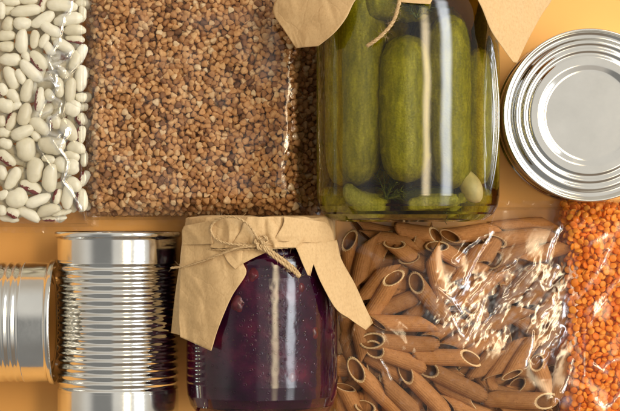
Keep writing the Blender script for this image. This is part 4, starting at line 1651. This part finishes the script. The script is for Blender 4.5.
# stalks, leaves, garlic at the base
cucumber(346, 188, 388, 203, 9, 36, 'curved pale green cucumber slice at the bottom left of the big jar', -5, 9, M_STEM, 'cucumber_slice', 'slice')
cucumber(404, 203, 452, 199, 6, 24, 'cut light green dill stalk lying at the jar bottom', 1, 10, M_STEM, 'dill_stalk', 'stalk')
cucumber(440, 208, 468, 190, 5, 40, 'thin green dill stalk rising beside the garlic clove', 2, 11, M_STEM, 'dill_stalk', 'stalk')
cucumber(398, 196, 446, 192, 5, 38, 'dark green dill stalk lying behind the cut light one', 1, 12, M_LEAF, 'dill_stalk', 'stalk')


def clove(px_, py_, depth, L, r, ang, label):
    z1 = zk + (86 - depth) * kk_
    c = W(px_, py_, zk)
    c[2] = z1
    V = []
    nu, nv = 22, 18
    ca, sa = math.cos(ang), math.sin(ang)
    for i in range(nu):
        t = i / (nu - 1)
        rr = r * kk_ * (math.sin(PI * t ** .75) ** .8)
        for j in range(nv):
            q = 2 * PI * j / nv
            x, y, z = (t - .5) * L * kk_, rr * math.cos(q) + .12 * r * kk_ * math.sin(PI * t), rr * .8 * math.sin(q) * (1 - .15 * math.cos(2 * q))
            V.append((c[0] + x * ca - y * sa, c[1] + x * sa + y * ca, c[2] + z))
    o = obj('garlic_clove', V, grid_faces(nu, nv, True), M_GARLIC, loc=tuple(c))
    tag(o, label, 'garlic')


clove(462, 184, 38, 40, 11, math.radians(120), 'pale garlic clove at the lower right inside the pickle jar')
# dill fronds: fine branching sprig pieces
def sprig(x, y, depth, label, seed, size=26):
    rg = np.random.default_rng(seed)
    mb = MB()
    c = W(x, y, zk)
    c[2] = zk + (86 - depth) * kk_
    a0 = rg.uniform(0, PI)
    for b in range(9):
        a = a0 + rg.normal() * .7
        l = size * kk_ * rg.uniform(.5, 1)
        p = [c + np.array([math.cos(a) * l * t, math.sin(a) * l * t, .002 * math.sin(3 * t + b)]) for t in np.linspace(0, 1, 8)]
        mb.add(*tube(p, np.linspace(.0006, .0002, 8), 5))
        for k in range(10):
            q = p[rg.integers(2, 8)]
            a2 = a + rg.choice([-1, 1]) * rg.uniform(.4, 1.0)
            l2 = size * kk_ * rg.uniform(.12, .3)
            pp = [q + np.array([math.cos(a2) * l2 * t, math.sin(a2) * l2 * t, rg.normal() * .0006 * t]) for t in np.linspace(0, 1, 4)]
            mb.add(*tube(pp, np.linspace(.00035, .0001, 4), 4))
    o = mb.build('dill_sprig', M_LEAF, loc=tuple(c))
    tag(o, label, 'dill')


sprig(412, 26, 9, 'feathery dill sprig near the hanging twine end inside the jar', 1)
sprig(386, 198, 30, 'dark dill sprig at the jar bottom between slice and stalk', 2)
sprig(440, 196, 42, 'dill sprig tangled beside the garlic at the jar bottom', 3)

# ------------------------------------------------------------------ light
def area(name, ang, yoff, dist, w, h, power, col, softx):
    l = bpy.data.lights.new(name, 'AREA')
    l.shape = 'RECTANGLE'
    l.size, l.size_y = w, h
    l.energy = power
    l.use_nodes = True
    ln, ll = l.node_tree.nodes, l.node_tree.links
    em = ln['Emission']
    gm = N(ln, 'ShaderNodeNewGeometry')
    sp = N(ln, 'ShaderNodeSeparateXYZ')
    ll.new(gm.outputs['Parametric'], sp.inputs[0])
    prod = None
    for ax, soft in (('X', softx), ('Y', .5)):
        d1 = N(ln, 'ShaderNodeMath', operation='SUBTRACT')
        ll.new(sp.outputs[ax], d1.inputs[0])
        d1.inputs[1].default_value = .5
        d2 = N(ln, 'ShaderNodeMath', operation='ABSOLUTE')
        ll.new(d1.outputs[0], d2.inputs[0])
        mr_ = N(ln, 'ShaderNodeMapRange', interpolation_type='SMOOTHSTEP')
        ll.new(d2.outputs[0], mr_.inputs[0])
        mr_.inputs[1].default_value = .5 - soft
        mr_.inputs[2].default_value = .5
        mr_.inputs[3].default_value = 1
        mr_.inputs[4].default_value = 0.03
        if prod is None:
            prod = mr_.outputs[0]
        else:
            m3 = N(ln, 'ShaderNodeMath', operation='MULTIPLY')
            ll.new(prod, m3.inputs[0])
            ll.new(mr_.outputs[0], m3.inputs[1])
            prod = m3.outputs[0]
    ll.new(prod, em.inputs['Strength'])
    l.color = col
    o = bpy.data.objects.new(name, l)
    C.objects.link(o)
    p = Vector((math.sin(ang) * dist, yoff, math.cos(ang) * dist))
    o.location = p
    # local X across the strip, local Y along the photo's vertical
    zax = Vector((p.x, yoff * .75, p.z)).normalized()
    yax = (Vector((0, 1, 0)) - zax * zax.y).normalized()
    xax = yax.cross(zax)
    o.rotation_euler = Matrix((xax, yax, zax)).transposed().to_euler()
    return o


area('window_light', math.radians(44), .76, 3.0, 1.0, 4.6, 225, (.90, .95, 1.0), .36)
area('warm_lamp', math.radians(20), .36, 3.0, .66, 3.2, 104, (1.0, .80, .50), .45)

w = bpy.data.worlds.new('World')
bpy.context.scene.world = w
w.use_nodes = True
nt = w.node_tree
n, l = nt.nodes, nt.links
bg = n['Background']
tc = N(n, 'ShaderNodeTexCoord')
sep = N(n, 'ShaderNodeSeparateXYZ')
l.new(tc.outputs['Generated'], sep.inputs[0])
# a room: pale beige ceiling and walls, the dim shape of the photographer overhead to the left, darker floor side to the south
def mrange(src, a, b, c, d):
    m = N(n, 'ShaderNodeMapRange', interpolation_type='SMOOTHSTEP')
    l.new(src, m.inputs[0])
    for k_, v_ in zip((1, 2, 3, 4), (a, b, c, d)):
        m.inputs[k_].default_value = v_
    return m.outputs[0]


def mul(a, b):
    m = N(n, 'ShaderNodeMath', operation='MULTIPLY')
    l.new(a, m.inputs[0])
    l.new(b, m.inputs[1])
    return m.outputs[0]


def mixc(f, a, b):
    m = N(n, 'ShaderNodeMix', data_type='RGBA')
    l.new(f, m.inputs[0])
    for sock, v_ in ((6, a), (7, b)):
        if isinstance(v_, tuple):
            m.inputs[sock].default_value = (*v_, 1)
        else:
            l.new(v_, m.inputs[sock])
    return m.outputs[2]


SX, SY, SZ = sep.outputs['X'], sep.outputs['Y'], sep.outputs['Z']
room = mixc(mrange(SZ, .15, .7, 0, 1), (.50, .44, .36), (.70, .675, .625))
room = mixc(mrange(SY, -.35, -.75, 0, 1), room, (.24, .19, .145))
who = mul(mul(mrange(SX, -.86, -.60, 0, 1), mrange(SX, -.16, .0, 1, 0)), mrange(SY, .05, .40, 1, 0))
room = mixc(who, room, (.23, .228, .22))
l.new(room, bg.inputs['Color'])
bg.inputs['Strength'].default_value = .98

# ------------------------------------------------------------------ camera, render
cam = bpy.data.cameras.new('camera')
cam.sensor_width = 36
cam.lens = 36 * H / (620 * S)
cam.clip_start = .01
cam.clip_end = 50
co = bpy.data.objects.new('camera', cam)
C.objects.link(co)
co.location = (0, 0, H)
sc = bpy.context.scene
sc.camera = co
sc.view_settings.view_transform = 'Standard'
sc.view_settings.look = 'None'
sc.view_settings.exposure = .2
sc.view_settings.gamma = 1
sc.render.engine = 'CYCLES'
cy = sc.cycles
cy.use_denoising = True
cy.max_bounces = 18
cy.transparent_max_bounces = 24
cy.transmission_bounces = 14
cy.glossy_bounces = 8
cy.diffuse_bounces = 4
cy.sample_clamp_indirect = 8
cy.blur_glossy = .3
